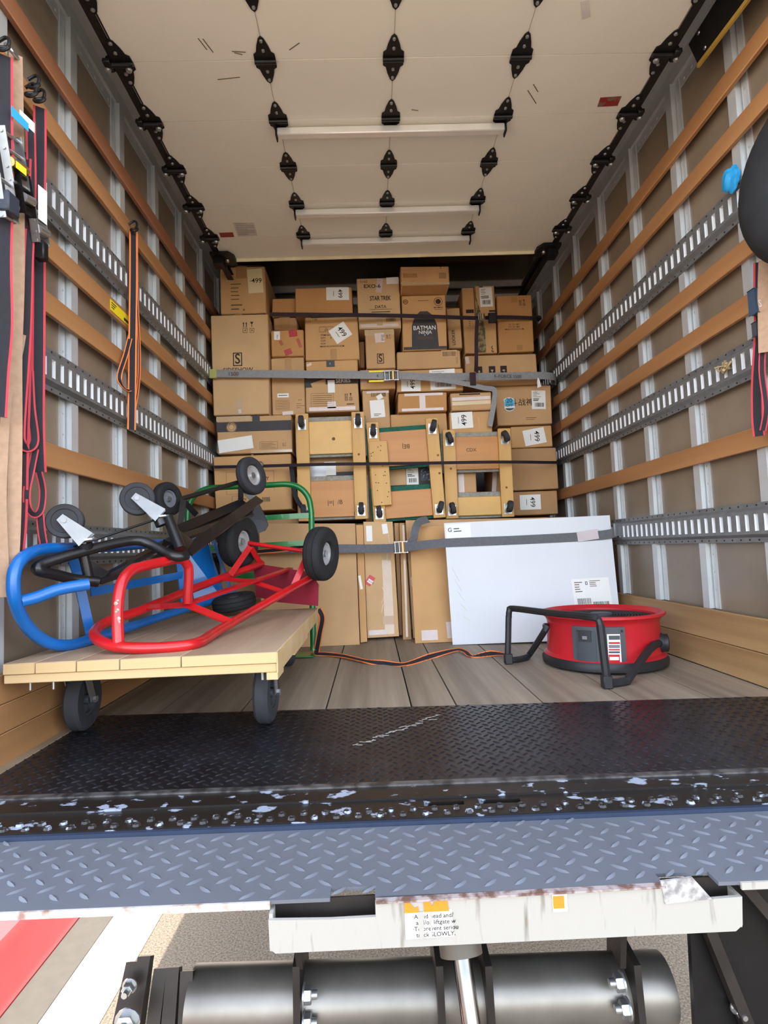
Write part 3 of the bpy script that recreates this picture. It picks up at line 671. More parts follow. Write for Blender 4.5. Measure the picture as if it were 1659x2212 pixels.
rect_on(b, 'clear_tape', 'tapec', .45,.0,1.0,.07, 0, .0010); rect_on(b, 'clear_tape', 'tapec', .0,.86,.46,.99, 0, .0010)
b = carton('big plain carton behind the hand trucks at the left wall', (462,982,629,1103), 3.70, .5, 'c1', jit=.006)
rect_on(b, 'packing_tape', 'tape', .49,.97,.52,1.0); frame_on(b, 'print_frame', 'inkb', .16,.30,.78,.70, .0014); txt(b, 'SY', .68,.56,.035,0,'ink',.01); frame_on(b, 'print_frame', 'inkb', .23,.13,.55,.27, .0014); txt(b, 'LE IPY', .36,.20,.022,0,'ink'); barcode(b, .62,.15,.72,.23)
# --- second column
b = carton('small brown carton half hidden by the large 499 carton on the upper left', (587,644,639,683), 3.80, .4, 'c3')
b = carton('plain carton just below the maroon strap beside the tall left carton', (590,685,642,713), 3.80, .4, 'c5')
rect_on(b, 'packing_tape', 'tape', .25,.1,.7,.98)
b = carton('small carton sealed with torn red tape', (585,712,657,769), 3.72, .4, 'c3')
rect_on(b, 'red_tape', 'tapered', .55,.72,.80,.99, 5); rect_on(b, 'red_tape', 'tapered', .40,.04,.62,.26, 20); rect_on(b, 'red_tape', mat('faded red tape', (176,88,64), .4), .80,.30,.90,.66, 20); rect_on(b, 'red_tape', mat('faded red tape', (176,88,64), .4), .26,.40,.36,.60, 25); lb = rect_on(b, 'paper_label', 'paper', .10,.62,.28,.94); lines(b, .18,.65,.24,.82, 3, 'inkb', par=lb, e=.0022)
b = carton('tall carton with small white tag standing under the red-taped carton', (587,771,659,896), 3.74, .4, 'c2')
rect_on(b, 'packing_tape', 'tape', .42,.78,.60,.99); lb = rect_on(b, 'paper_tag', 'paper', .16,.30,.50,.37); lines(b, .20,.32,.46,.35, 1, 'ink', par=lb, rnd=False, e=.0022); frame_on(b, 'print_frame', 'inkb', .11,.09,.51,.25, .0012); lines(b, .15,.10,.48,.24, 5, 'inkb', th=.15, rnd=False); arrows_glass(b, .84,.23,.008, 'ink', rows=1); lines(b, .72,.10,.98,.20, 3, 'inkb', th=.2)
rect_on(b, 'clear_tape', 'tapew', .30,.0,.62,.06, 3, .001)
# --- third column
b = carton('low wide carton with sideways 499 slip in the top row', (637,620,762,679), 3.74, .42, 'c3')
label499(b, .545,.50,.94,.97, -90, -1)
b = carton('square carton marked ITEM NO with a tilted 499 slip', (659,684,775,778), 3.73, .45, 'c1')
rect_on(b, 'packing_tape', 'tape', .02,.88,.12,.99); rect_on(b, 'packing_tape', 'tape', .46,.02,.58,.26); txt(b, '1W', .19,.94,.028,0,'inkb',.002)
frame_on(b, 'print_frame', 'ink', .27,.65,.39,.77, .0015); frame_on(b, 'print_frame', 'ink', .41,.65,.53,.77, .0015); arrows_glass(b, .40,.67,.008,'ink',rows=1)
for i, t_ in enumerate(('ITEM NO', 'QTY', 'G.W', 'N.W')): txt(b, t_, .30+.012*len(t_), .575-.065*i, .017, 0, 'ink', .004)
txt(b, '6', .48,.51,.017,0,'ink',.004); txt(b, 'MEAS 43.5X36X25.5CM', .50,.315,.0165,0,'ink',.004)
label499(b, .49,.44,.83,.80, -58, -58+90, 'paper')
b = carton('shallow carton with black tape tab below the ITEM NO carton', (660,778,773,815), 3.71, .45, 'c1')
rect_on(b, 'black_tape', 'tapek', .40,.60,.56,.97); txt(b, '1', .47,.79,.02,0,'paper',.01,.0024); rect_on(b, 'clear_tape', 'tapew', .02,.70,.12,.84, 20)
b = carton('carton printed SERIES on a dark corner band behind the strap', (660,817,776,889), 3.72, .45, 'c2')
o_, Mx, w_, h_ = b
F = fr(b,0,0,0,.001); build('printed_band', MB().prism([(0,h_*.74),(w_*.13,h_*.74),(w_*.10,h_*.86),(w_*.38,h_*.99),(0,h_*.99)], F @ V((0,0,0)), F.to_3x3() @ V((1,0,0)), F.to_3x3() @ V((0,1,0)), .0004), M['panel'], o_)
rect_on(b, 'printed_band', mat('dark brown print', (66,52,44), .7), .38,.82,.995,.995, 0, .001); txt(b, 'SERIES', .71,.91,.036,0,'paper',.012,.0022)
lb = rect_on(b, 'shipping_label', 'paper', .42,.56,.55,.94, 0, .0020); frame_on(b, 'print_frame', 'inkb', .10,.18,.52,.56, .0012); lines(b, .13,.22,.49,.52, 5, 'inkb', th=.15, rnd=False); arrows_glass(b, .80,.42,.017, 'ink'); lines(b, .76,.18,.90,.24, 1, 'ink', rnd=False)
rect_on(b, 'clear_tape', 'tapew', .06,.03,.92,.14, 0, .001); rect_on(b, 'clear_tape', 'tapew', .40,.10,.56,.30, 0, .001)
# --- fourth column
b = carton('pale carton with bold black lettering and crinkled tape beside the overhanging top carton', (772,599,864,710), 3.76, .45, 'c4')
txt(b, 'E165', .17,.92,.026,0,'inkb',.002); txt(b, 'EXO-6', .36,.825,.036,0,'ink',.016,.0016,None,1.15); txt(b, 'STAR TREK', .54,.585,.044,0,'ink',.018,.0016,None,.66); txt(b, 'DATA', .54,.42,.030,0,'ink',.006); lines(b, .28,.36,.80,.385, 1, 'inkb', rnd=False, th=.3); lines(b, .32,.31,.76,.335, 1, 'ink', rnd=False, th=.5)
rect_on(b, 'paper_label', 'paper', .70,.86,.99,.99, 1, .0018); rect_on(b, 'clear_tape', 'tapew', .46,.70,.60,.97, -8, .0008); rect_on(b, 'clear_tape', 'tapew', .06,.03,.94,.09, 0, .0010); rect_on(b, 'clear_tape', 'tapec', .44,.06,.58,.20, 0, .0018); barcode(b, .66,.13,.88,.20, 'inkb')
b = carton('narrow brown carton in the gap beside the ITEM NO carton', (777,737,788,794), 3.90, .25, 'c5')
b = carton('slim upright carton with framed S logo in the middle of the stack', (789,711,853,796), 3.75, .4, 'c2')
s_logo(b, .50,.10+.15,.070); rect_on(b, 'clear_tape', 'tapew', .34,.66,.66,.90, 3, .001); rect_on(b, 'clear_tape', 'tapec', .0,.84,.99,.99); lines(b, .55,.70,.66,.86, 4, 'panel', rnd=True); arrows_glass(b, .80,.80,.010,'inkb')
b = carton('plain carton behind the yellow strap tags', (776,797,853,840), 3.73, .45, 'c1')
rect_on(b, 'clear_tape', 'tapew', .05,.28,.2,.42, 0, .001)
b = carton('tall carton with torn white label right above the left dolly gap', (785,843,844,986), 3.76, .4, 'c2')
lb = rect_on(b, 'shipping_label', 'paper', .27,.585,.80,.85, 3, .002); lines(b, .40,.60,.78,.65, 2, 'inkb', par=lb, e=.003); rect_on(b, 'torn_label', 'paper', .52,.86,.74,.93, 30, .002); barcode(b, .32,.90,.86,.96, 'inkb'); rect_on(b, 'clear_tape', 'tapew', .02,.955,.98,.995, 0, .001)
# --- middle right
b = carton('topmost carton overhanging the dark silhouette carton', (865,574,971,615), 3.65, .55, 'c1', tilt=.8)
rect_on(b, 'packing_tape', 'tape', .05,.38,.34,.70); lines(b, .78,.30,.93,.62, 5, 'inkb', rnd=False, th=.4); lines(b, .80,.82,.86,.96, 2, 'ink'); rect_on(b, 'clear_tape', 'tapec', .0,.02,.99,.12, -1, .001)
b = carton('carton printed with a dark grey shape and white lettering', (868,637,965,756), 3.79, .45, 'c1')
o_, Mx, w_, h_ = b
F = fr(b,0,0,0,.001)
pn = build('printed_panel', MB().prism([(w_*.02,h_*.01),(w_*.98,h_*.01),(w_*.98,h_*.06),(w_*.80,h_*.06),(w_*.78,h_*.45),(w_*.70,h_*.62),(w_*.58,h_*.70),(w_*.42,h_*.70),(w_*.30,h_*.62),(w_*.22,h_*.45),(w_*.20,h_*.06),(w_*.02,h_*.06)], F @ V((0,0,0)), F.to_3x3() @ V((1,0,0)), F.to_3x3() @ V((0,1,0)), .0004), M['panel'], o_)
txt(b, 'BATMAN', .50,.395,.043,0,'paper',.006,.0022,pn,.92); txt(b, 'NINJA', .51,.315,.034,0,'paper',.004,.0022,pn); lines(b, .33,.19,.68,.24, 2, 'inkb', .0022, par=pn, rnd=False, th=.5); txt(b, '+', .50,.265,.02,0,'paper',.01,.0022,pn)
mb = MB(); F = fr(b,.10,.88,0,.0016); mb.lathe([(.017,0),(.017,.0004),(.014,.0004),(.014,0)], F @ V((0,0,0)), F.to_3x3() @ V((0,0,1)), 20, True); dc = build('round_logo', mb, M['ink'], o_); txt(b, 'DC', .10,.88,.021,0,'ink',.014,.0018,dc)
mb = MB(); F = fr(b,.83,.87,0,.0016); mb.lathe([(.030,0),(.030,.0004),(.0275,.0004),(.0275,0)], F @ V((0,0,0)), F.to_3x3() @ V((0,0,1)), 24, True); mb.lathe([(.018,0),(.018,.0004)], F @ V((0,0,0)), F.to_3x3() @ V((0,0,1)), 20); rl_ = build('round_logo', mb, M['ink'], o_); txt(b, 'BATMAN', .83,.76,.016,0,'ink',.004); lines(b, .74,.72,.92,.735, 1, 'inkb', rnd=False); lines(b, .38,.885,.62,.905, 1, 'inkb', rnd=False)
b = carton('leaning plain carton to the right of the dark printed carton', (967,664,998,752), 3.94, .3, 'c2', tilt=-1)
txt(b, 'LOOKER', .40,.26,.030,90,'ink')
b = carton('wide carton with small barcode slip under the dark printed carton', (856,757,995,796), 3.80, .45, 'c2')
rect_on(b, 'barcode_slip', 'c4', .70,.58,.95,.98, 0, .001); barcode(b, .72,.64,.93,.90, 'inkb'); rect_on(b, 'clear_tape', 'tape', .93,.2,.96,.9)
b = carton('wide low carton with two white slips behind the hanging strap tail', (856,797,1001,845), 3.75, .45, 'c1')
label499(b, .07,.02,.36,.66, 90, -1); ship_label(b, .50,.06,.88,.96, 2)
b = carton('flat carton taped in an H with pale tape', (859,848,966,889), 3.73, .45, 'c3')
rect_on(b, 'pale_tape', 'tapew', .14,.83,.92,.97, 0, .001); rect_on(b, 'pale_tape', 'tapew', .08,.04,.92,.18, 0, .001); rect_on(b, 'pale_tape', 'tapew', .44,.10,.56,.90, 0, .0016)
b = carton('brown carton peeking over the green carpet dolly', (845,893,968,986), 3.77, .4, 'c1')
b = carton('carton with two pale tape bands above an upright 499 carton', (973,847,1063,886), 3.74, .45, 'c2')
rect_on(b, 'pale_tape', 'tapew', .04,.55,.96,.74, 1, .001); rect_on(b, 'pale_tape', mat('yellowed tape', (214,190,146), .3), .04,.30,.96,.50, 1, .001); lines(b, .22,.84,.72,.93, 1, 'ink', rnd=False, th=.8)
b = carton('carton with 499 slip reading upward behind the grey carpet dolly', (972,888,1064,985), 3.76, .45, 'c1')
label499(b, .05,.62,.55,.98, 90, 2); rect_on(b, 'tape_patch', 'c4', .56,.60,.70,.86)
b = carton('carton with white slips seen through the window of the grey carpet dolly at left', (640,900,778,1124), 3.75, .42, 'c2')
rect_on(b, 'plastic_pouch', mat('pearly plastic pouch', (206,208,214), .2, 0, var=.1, scale=12), .20,.40,.46,.55, 1, .002); rect_on(b, 'printed_band', 'panel', .48,.38,.98,.46, 0, .001); rect_on(b, 'paper_label', 'paper', .44,.43,.62,.56, 0, .0016)
b = carton('carton with shipping label seen through the window of the green carpet dolly', (786,988,966,1124), 3.76, .42, 'c1')
rect_on(b, 'printed_band', mat('dark brown print', (60,54,50), .7), .30,.50,.98,.995, 0, .001); rect_on(b, 'cream_panel', 'c4', .28,.56,.51,.90, 1, .0018); ship_label(b, .515,.56,.66,.86, 0)
mk = rect_on(b, 'printed_picture', mat('blue black print', (34,40,56), .5, 0, scale=60, c2=(120,140,160), thr=(.55,.6)), .69,.62,.80,.86, 0, .0018)
b = carton('carton with crinkled tape edge behind the window of the right dolly', (969,988,1030,1121), 3.78, .42, 'c2')
rect_on(b, 'clear_tape', 'tapew', .36,.30,.56,.80, 0, .001)
b = carton('slim carton behind the right post of the right dolly', (1064,988,1101,1118), 3.92, .3, 'c5')
rect_on(b, 'clear_tape', 'tapew', .0,.30,.25,.90, -6, .001)
# --- right columns
b = carton('narrow upright carton left of the camo-taped carton', (1001,620,1027,763), 3.97, .30, 'c1')
lines(b, .25,.60,.9,.66, 1, 'ink', rnd=False, th=.9); lines(b, .45,.40,.60,.52, 4, 'inkb')
b = carton('narrow upright carton sealed with camouflage tape and a shipping label', (1028,616,1072,763), 3.95, .32, 'c1')
rect_on(b, 'camo_tape', 'camo', .02,.01,.42,.99, 0, .001); ship_label(b, .24,.68,.86,.965, 1); txt(b, 'US', .78,.06,.045,-90,'ink',.02); lines(b, .66,.60,.98,.63, 1, 'ink', rnd=False, th=.9)
b = carton('square carton with small handling marks at the right end of the top row', (1075,636,1152,760), 3.99, .28, 'c3')
rect_on(b, 'packing_tape', 'tape', .42,.86,.58,.96); arrows_glass(b, .72,.85,.015,'ink'); 
for i, t_ in enumerate(('EA  ED  MO','KA  EA  MO','MEAS 37X33X54 CM')): txt(b, t_, .46, .475-.042*i, .016, 0, 'inkb', .006)
rect_on(b, 'packing_tape', 'tape', .50,.03,.66,.12)
b = carton('wide carton with three black handling squares under the strap', (1005,765,1161,832), 3.93, .42, 'c2')
for i, px in enumerate((.19, .37, .53)):
    sq = rect_on(b, 'handling_mark', 'ink', px-.045,.28,px+.045,.62, 0, .0012)
    F = fr(b, px, .45, 0, .0024); R3 = F.to_3x3(); s_ = .012
    shp = ([(-.3,-1),(.3,-1),(.3,0),(.9,0),(0,1),(-.9,0),(-.3,0)], [(-.8,1),(.8,1),(.6,.2),(.15,-.1),(.15,-.7),(.5,-1),(-.5,-1),(-.15,-.7),(-.15,-.1),(-.6,.2)], [(-1,.1),(-.6,.8),(.4,1),(1,.2),(.2,.1),(.6,-.9),(.4,-1),(-.1,.15)])[i]
    build('white_symbol', MB().prism([(a*s_, c*s_) for a, c in shp], F @ V((0,0,0)), R3 @ V((1,0,0)), R3 @ V((0,1,0)), .0003), M['c4'], sq)
txt(b, '(A)____/30B', .78,.36,.026,0,'ink',.004); rect_on(b, 'clear_tape', 'tapew', .01,.72,.06,.94, 10, .001)
b = carton('big carton with cyan 20 OFF sticker and brushed characters', (1071,833,1191,917), 3.96, .38, 'c2', jit=.006)
ship_label(b, .65,.38,.90,.86, -2); txt(b, '斗战神', .47,.56,.058,0,'ink',.002)
o_, Mx, w_, h_ = b
F = fr(b,.245,.53,0,.001); R3 = F.to_3x3(); ax_ = lambda p: [(a*.040, c*.052) for a, c in p]
st = build('offer_sticker', MB().prism(ax_([(-1,.75),(-.5,.9),(0,1),(.6,.85),(.95,.7),(.9,.2),(1,-.5),(.5,-.9),(0,-1),(-.6,-.9),(-.95,-.5),(-.9,0)]), F @ V((0,0,0)), R3 @ V((1,0,0)), R3 @ V((0,1,0)), .0004), M['paper'], o_)
F2 = fr(b,.245,.53,0,.0018); build('cyan_field', MB().prism(ax_([(-.85,-.25),(.9,-.25),(.82,.2),(.85,.65),(0,.88),(-.85,.68)]), F2 @ V((0,0,0)), R3 @ V((1,0,0)), R3 @ V((0,1,0)), .0004), M['cyan'], st); build('dark_tab', MB().prism(ax_([(-.8,-.55),(.9,-.55),(.5,-.8),(0,-.9),(-.55,-.8)]), F2 @ V((0,0,0)), R3 @ V((1,0,0)), R3 @ V((0,1,0)), .0004), mat('slate print', (60,84,100), .5), st)
txt(b, '20', .245,.62,.046,0,'panel',.012,.0030,st); txt(b, 'OFF', .245,.50,.030,0,'panel',.008,.0030,st)
lines(b, .53,.10,.84,.19, 2, 'inkb', th=.25)
b = carton('carton with tilted sideways 499 slip below the 20 OFF carton', (1104,919,1194,966), 3.97, .36, 'c1')
label499(b, .30,.12,.82,.84, -90, 9)
b = carton('plain carton crossed by the dark strap at the right', (1104,967,1205,1058), 3.94, .38, 'c5', jit=.003)
b = carton('carton with straight sideways 499 slip lowest at the right', (1106,1060,1206,1112), 3.95, .38, 'c5')
label499(b, .17,.22,.62,.84, -90, 0)
# carton at the back under the roof
o_ = build('cardboard_box', MB().bbox(1.52, 4.36, 1.86, 2.30, 4.57, 2.48, .006), M['c1']); tag(o_, 'carton at the very back mirrored in the shiny roof, white slip on it', 'box', 'cartons stacked at the front of the truck')
build('paper_label', MB().box(1.72,4.358,2.24,1.98,4.3595,2.44), M['paper'], o_)
# base layer hidden behind the leaning panels
for lab, x0, x1, zt, yy in (('carton at floor level in the corner behind the hand trucks', .03, .555, .795, 3.72), ('wide base carton glimpsed behind the taped flat carton', .64, 1.42, .735, 3.80), ('base carton behind the white flat carton', 1.44, 2.30, .735, 3.92)):
    o_ = build('cardboard_box', MB().bbox(x0, yy, .0, x1, yy+.55, zt, .006), M['c5']); tag(o_, lab, 'box', 'cartons stacked at the front of the truck')
# --- flat cartons leaning on the stack
def flat(label, tl, tr, br, bl, t, m, name='flat_carton', cat='box'):
    """four (px,py,y) corners of the front face; thickness goes back"""
    P = [A(p[0], p[1], y=p[2]) for p in (bl, br, tr, tl)]
    n = (P[1]-P[0]).cross(P[3]-P[0]).normalized()
    if n.y < 0: n = -n
    d_ = A(tr[0], tr[1], y=1.0)-CAMP; P[2] = CAMP+d_*((P[0]-CAMP).dot(n)/d_.dot(n))
    for k in (0, 1): P[k].z = max(P[k].z, .002)
    mb = MB().add(P+[p+n*t for p in P], [(0,3,2,1),(4,5,6,7),(0,1,5,4),(1,2,6,5),(2,3,7,6),(3,0,4,7)])
    o = build(name, mb, M[m]); tag(o, label, cat, 'flat cartons leaning on the stack')
    dz = min(p.z for p in mb.v)
    x = P[1]-P[0]; y = P[3]-P[0]; Mx = frame(P[0], x, n, None) if False else Matrix(((x.normalized().x, n.x, y.normalized().x, P[0].x),(x.normalized().y, n.y, y.normalized().y, P[0].y),(x.normalized().z, n.z, y.normalized().z, P[0].z),(0,0,0,1)))
    return o, Mx, x.length, y.length
b = flat('big brown flat carton leaning behind the red wheels', (560,1131,3.56), (767,1131,3.56), (777,1395,3.31), (566,1402,3.31), .05, 'c2')
lines(b, .62,.30,.63,.62, 1, 'inkb', rnd=False, th=.012)
b = flat('thin brown strip carton beside the big flat carton', (769,1134,3.58), (784,1134,3.58), (793,1386,3.37), (779,1388,3.37), .04, 'c1')
lb = rect_on(b, 'paper_label', 'paper', .15,.43,.55,.55, 8)
b = flat('tall flat carton covered in crinkled clear tape with a FRAGILE sticker', (785,1127,3.60), (848,1127,3.60), (862,1374,3.45), (794,1378,3.45), .05, 'c4')
rect_on(b, 'clear_tape', 'tapec', .56,.02,.86,.70, 0, .001); rect_on(b, 'clear_tape', 'tapew', .04,.02,.60,.06, 0, .0014); rect_on(b, 'torn_label', 'paper', .08,.82,.28,.96, 0, .002); rect_on(b, 'torn_label', 'paper', .62,.88,.80,.97, 5, .002); rect_on(b, 'packing_tape', 'tape', .50,.10,.86,.17, 0, .002)
for k in range(9): rect_on(b, 'tape_crease', 'tapew', .5+.04*k-.006, .2+.075*k, .5+.04*k+.012, .27+.075*k, random.uniform(-40,40), .0022)
fs_ = rect_on(b, 'fragile_sticker', mat('red sticker', (204,36,48), .4), .03,.435,.25,.52, -35, .003); rect_on(b, 'white_band', 'paper', .06,.452,.24,.485, -35, .0040, fs_); txt(b, 'FRAGILE', .15,.469,.014,-35,'tapered',.01,.0048,fs_)
b = flat('plastic wrapped dark edged flat carton standing on end', (852,1130,3.62), (861,1130,3.62), (869,1372,3.55), (863,1372,3.55), .03, 'c5')
b = flat('thin flat carton with a glossy wrapped edge', (863,1130,3.56), (873,1130,3.56), (889,1382,3.42), (871,1383,3.42), .03, 'c5')
rect_on(b, 'clear_tape', 'tapec', .35,.02,.6,.98, 0, .001)
b = flat('large brown flat carton standing behind the white carton', (876,1124,3.60), (1225,1117,3.52), (1215,1370,3.38), (893,1378,3.42), .025, 'c2')
lb = rect_on(b, 'paper_label', 'paper', .012,.42,.035,.50)
b = flat('brown flat carton with two clear taped patches at its foot', (884,1138,3.52), (1004,1135,3.49), (1010,1385,3.26), (897,1391,3.27), .03, 'c1')
rect_on(b, 'clear_tape', 'tapew', .13,.02,.44,.10, 0, .001); rect_on(b, 'clear_tape', 'tapew', .62,.03,.84,.16, 2, .001)
b = flat('large white flat carton leaning in front of the right hand stack', (959,1130,3.33), (1317,1113,3.17), (1344,1379,3.02), (978,1395,3.165), .05, 'whitec'); WHITE = b
lb = rect_on(b, 'maker_label', 'paper', .01,.86,.17,.985, 0, .001); txt(b, 'G', .035,.935,.035,0,'bluep',.01,.0024,lb); lines(b, .06,.91,.13,.955, 2, 'bluep', par=lb, e=.0024)
lb = rect_on(b, 'shipping_label', 'paper', .755,.23,.975,.47, 0, .001); lines(b, .77,.36,.82,.45, 5, 'inkb', par=lb, e=.002); lines(b, .86,.40,.93,.455, 4, 'inkb', par=lb, e=.002); barcode(b, .775,.27,.855,.315, 'panel', par=lb, e=.002); barcode(b, .865,.24,.96,.285, 'panel', par=lb, e=.002); frame_on(b, 'print_frame', 'ink', .835,.42,.848,.445, .003)
wr = MB()
for k in range(5):
    wr.bar(b[1] @ V((b[2]*(.03+.012*k), -.001, b[3]*(.62-.1*k))), b[1] @ V((b[2]*(.07+.012*k), -.001, b[3]*(.50-.08*k))), .002, .0006, (0,1,0))
build('creases', wr, mat('cream crease', (205,196,170), .6), b[0], 'stuff')
# ------------------------------------------------------------------ furniture dollies standing on end
def caster_parts(par, c, nrm, yaw, wr=.039, wt=.030):
    """plate fixed on a board at c, wheel hanging along nrm"""
    nrm = V(nrm).normalized(); up = V((0,0,1)); sd = up.cross(nrm).normalized(); up = nrm.cross(sd)
    ca = math.radians(yaw); ax = sd*math.cos(ca)+up*math.sin(ca); tr = nrm.cross(ax)
    mb = MB(); c = V(c)
    v = [c+sd*a*.026+up*b_*.034 for a, b_ in ((-1,-1),(1,-1),(1,1),(-1,1))]
    mb.add(v+[p+nrm*.003 for p in v], [(0,3,2,1),(4,5,6,7),(0,1,5,4),(1,2,6,5),(2,3,7,6),(3,0,4,7)])
    cs = build('caster', mb, M['zinc'], par)
    wc = c+nrm*.050+tr*.012
    fk = MB()
    fk.lathe([(.020,0),(.022,.008),(.016,.012)], c+nrm*.003, nrm, 14)
    for s_ in (-1, 1): fk.bar(c+nrm*.010+ax*(s_*.019), wc+ax*(s_*.019), .024, .002, ax)
    fk.cyl(wc-ax*.022, wc+ax*.022, .005, 8)
    build('fork', fk, M['zinc'], cs)
    build('wheel', MB().lathe([(.010,-wt/2),(wr-.004,-wt/2),(wr,-wt/2+.005),(wr,wt/2-.005),(wr-.004,wt/2),(.010,wt/2)], wc, ax, 22), M['rubg'], cs)
    return cs
def dolly(label, rect, y, tilt, carpet, boards, runner_w, yaws, wm='ply'):
    x0, y0, x1, y1 = rect; xm = (x0+x1)/2; ym = (y0+y1)/2
    xa, xb = A(x0,ym,y=y).x, A(x1,ym,y=y).x; zt, zb = A(xm,y0,y=y).z, A(xm,y1,y=y).z
    if zb < .737: zb = .737
    Wd, H = xb-xa, zt-zb
    T = Matrix.Translation((xa+Wd/2, y, zb)) @ Matrix.Rotation(math.radians(tilt), 4, 'Y') @ Matrix.Translation((-Wd/2, 0, 0))
    d = thing('furniture_dolly', label, 'dolly', (xa+Wd/2, y, zb), 'furniture dollies standing on end')
    rw = runner_w
    for (u0, u1) in ((.0, rw), (Wd-rw, Wd)):
        build('runner', MB().bbox(u0, -.022, .0, u1, .0, H, .003, T), M['doll'], d)
    for i, (v0, v1, m) in enumerate(boards):
        bo = build('end_board', MB().bbox(rw*.3, .003, v0*H, Wd-rw*.3, .022, v1*H, .003, T), M[m], d)
        build('carpet_pad', MB().bbox(-.010, .0225, v0*H-.018, Wd+.010, .046, v1*H+.034, .008, T, seg=2), M[carpet], bo)
    k = 0
    for v in (H-.075, .055):
        for u in (rw*.5, Wd-rw*.5):
            caster_parts(d, T @ V((u, -.022, v)), T.to_3x3() @ V((0,-1,0)), yaws[k]); k += 1
    return d, T, Wd, H, rw
dA = dolly('dolly with yellow top board and a round hole, leftmost of three standing dollies', (642,893,791,1124), 3.64, .0, 'carp', [(.62,.93,'plyy'),(.03,.37,'ply')], .085, (0,-3,4,-2))
d, T, Wd, H, rw = dA
hb = MB().lathe([(.011,0),(.011,.002),(.007,.002)], T @ V((Wd*.54,.003,H*.76)), T.to_3x3() @ V((0,-1,0)), 16); build('round_hole', hb, mat('knot hole', (110,74,40), .7), d)
def dtext(dd, body, u, v, h, rot=0):
    d, T, Wd, H, rw = dd
    F = T @ Matrix.Translation((u*Wd, .0015, v*H)) @ Matrix.Rotation(math.radians(-rot), 4, 'Y') @ Matrix(((1,0,0,0),(0,0,-1,0),(0,1,0,0),(0,0,0,1)))
    vs_, fs_ = textv(body, h, .01); return build('stamped_mark', MB().add(vs_, fs_, F), M['inkb'], d, 'stuff')
dtext(dA, '|=|  /B', .53,.165,.040); dtext(dA, 'D', .82,.055,.03)
dB = dolly('dolly with green carpet strip and a doubled left runner, middle of the three dollies', (803,908,958,1124), 3.64, -2.2, 'carg', [(.55,.90,'ply'),(.03,.30,'ply')], .082, (-4,-12,6,-16))
d, T, Wd, H, rw = dB
sp = build('splint_board', MB().bbox(.006, -.042, .16*H, rw+.045, -.023, .80*H, .003, T), M['doll'], d)
nm_ = MB()
for k in range(18): nm_.lathe([(.0035,0),(.0035,.001)], T @ V((random.uniform(.015,rw+.03), -.0425, H*random.uniform(.18,.78))), T.to_3x3() @ V((0,-1,0)), 7)
build('nail_heads', nm_, M['ink'], sp, 'stuff')
dtext(dB, 'BE|', .53,.74,.040, 180)
dC = dolly('dolly with grey carpet and a wide window, rightmost of the three dollies', (958,928,1105,1124), 3.70, .4, 'carp', [(.55,.925,'ply'),(.03,.24,'plyy')], .085, (20,24,10,-10))
dtext(dC, 'CDX', .42,.77,.032)
for dd, lst in ((dA, ((.90,.60),(.88,.09))), (dB, ((.96,.62),(.96,.44))), (dC, ((.10,.56),(.12,.14),(.92,.10),(.90,.33)))):
    d, T, Wd, H, rw = dd; kn = MB()
    for u, v in lst: kn.lathe([(.008,0),(.006,.0006)], T @ V((u*Wd, -.0222, v*H)), T.to_3x3() @ V((0,-1,0)), 10)
    build('knots', kn, mat('knot', (128,84,44), .7), d, 'stuff')
# ------------------------------------------------------------------ cargo straps
def smooth(pts, n=6):
    pts = [V(p) for p in pts]; out = []
    for i in range(len(pts)-1):
        p0 = pts[max(i-1,0)]; p1 = pts[i]; p2 = pts[i+1]; p3 = pts[min(i+2,len(pts)-1)]
        for k in range(n):
            t = k/n; t2, t3 = t*t, t*t*t
            out.append(.5*((2*p1)+(-p0+p2)*t+(2*p0-5*p1+4*p2-p3)*t2+(-p0+3*p1-3*p2+p3)*t3))
    out.append(pts[-1]); return out
def AP(l): return [A(p[0], p[1], y=p[2]) for p in l]
def strap(name, label, pts, w, m, edge=None, n=(0,-1,0), group=None, cat='strap', sm=5, par=None, ew=.006):
    P = smooth(pts, sm) if sm else [V(p) for p in pts]
    if isinstance(n, list):
        nn = []
        for i in range(len(n)-1):
            for k in range(sm): nn.append(V(n[i]).lerp(V(n[i+1]), k/sm))
        nn.append(V(n[-1])); n = nn
    o = build(name, MB().ribbon(P, w, .0022, n), M[m], par)
    if par is None: tag(o, label, cat, group or {'cargo_strap': 'straps holding the load', 'webbing_strap': 'loose webbing straps'}.get(name))
    if edge:
        for s_ in (-1, 1): build('edge_stripe', MB().ribbon(P, ew, .0034, n, s_*(w/2-ew/2)), M[edge], o)
    return o
def ratchet(par, c, L, h, ax, roller='gold', body='zinc'):
    """ratchet buckle: two side cheeks, spindle, handle"""
    ax = V(ax).normalized(); up = V((0,0,1)); nn = ax.cross(up).normalized()
    if nn.y > 0: nn = -nn
    up = nn.cross(ax) if nn.cross(ax).z > 0 else -(nn.cross(ax))
    c = V(c); g = MB()
    for s_ in (-1, 1): g.bar(c-ax*L/2+up*(s_*h/2), c+ax*L/2+up*(s_*h/2), .003, .024, nn)
    k = build('ratchet_frame', g, M[body], par)
    g = MB()
    for t in (-.42, -.12, .2, .44): g.cyl(c+ax*(L*t)-up*h*.56, c+ax*(L*t)+up*h*.56, .0055, 10)
    build('cross_bar', g, M[body], k)
    build('spindle', MB().cyl(c+ax*(L*.12)-up*h*.48+nn*.008, c+ax*(L*.12)+up*h*.48+nn*.008, .013, 14), M[roller], k)
    return k
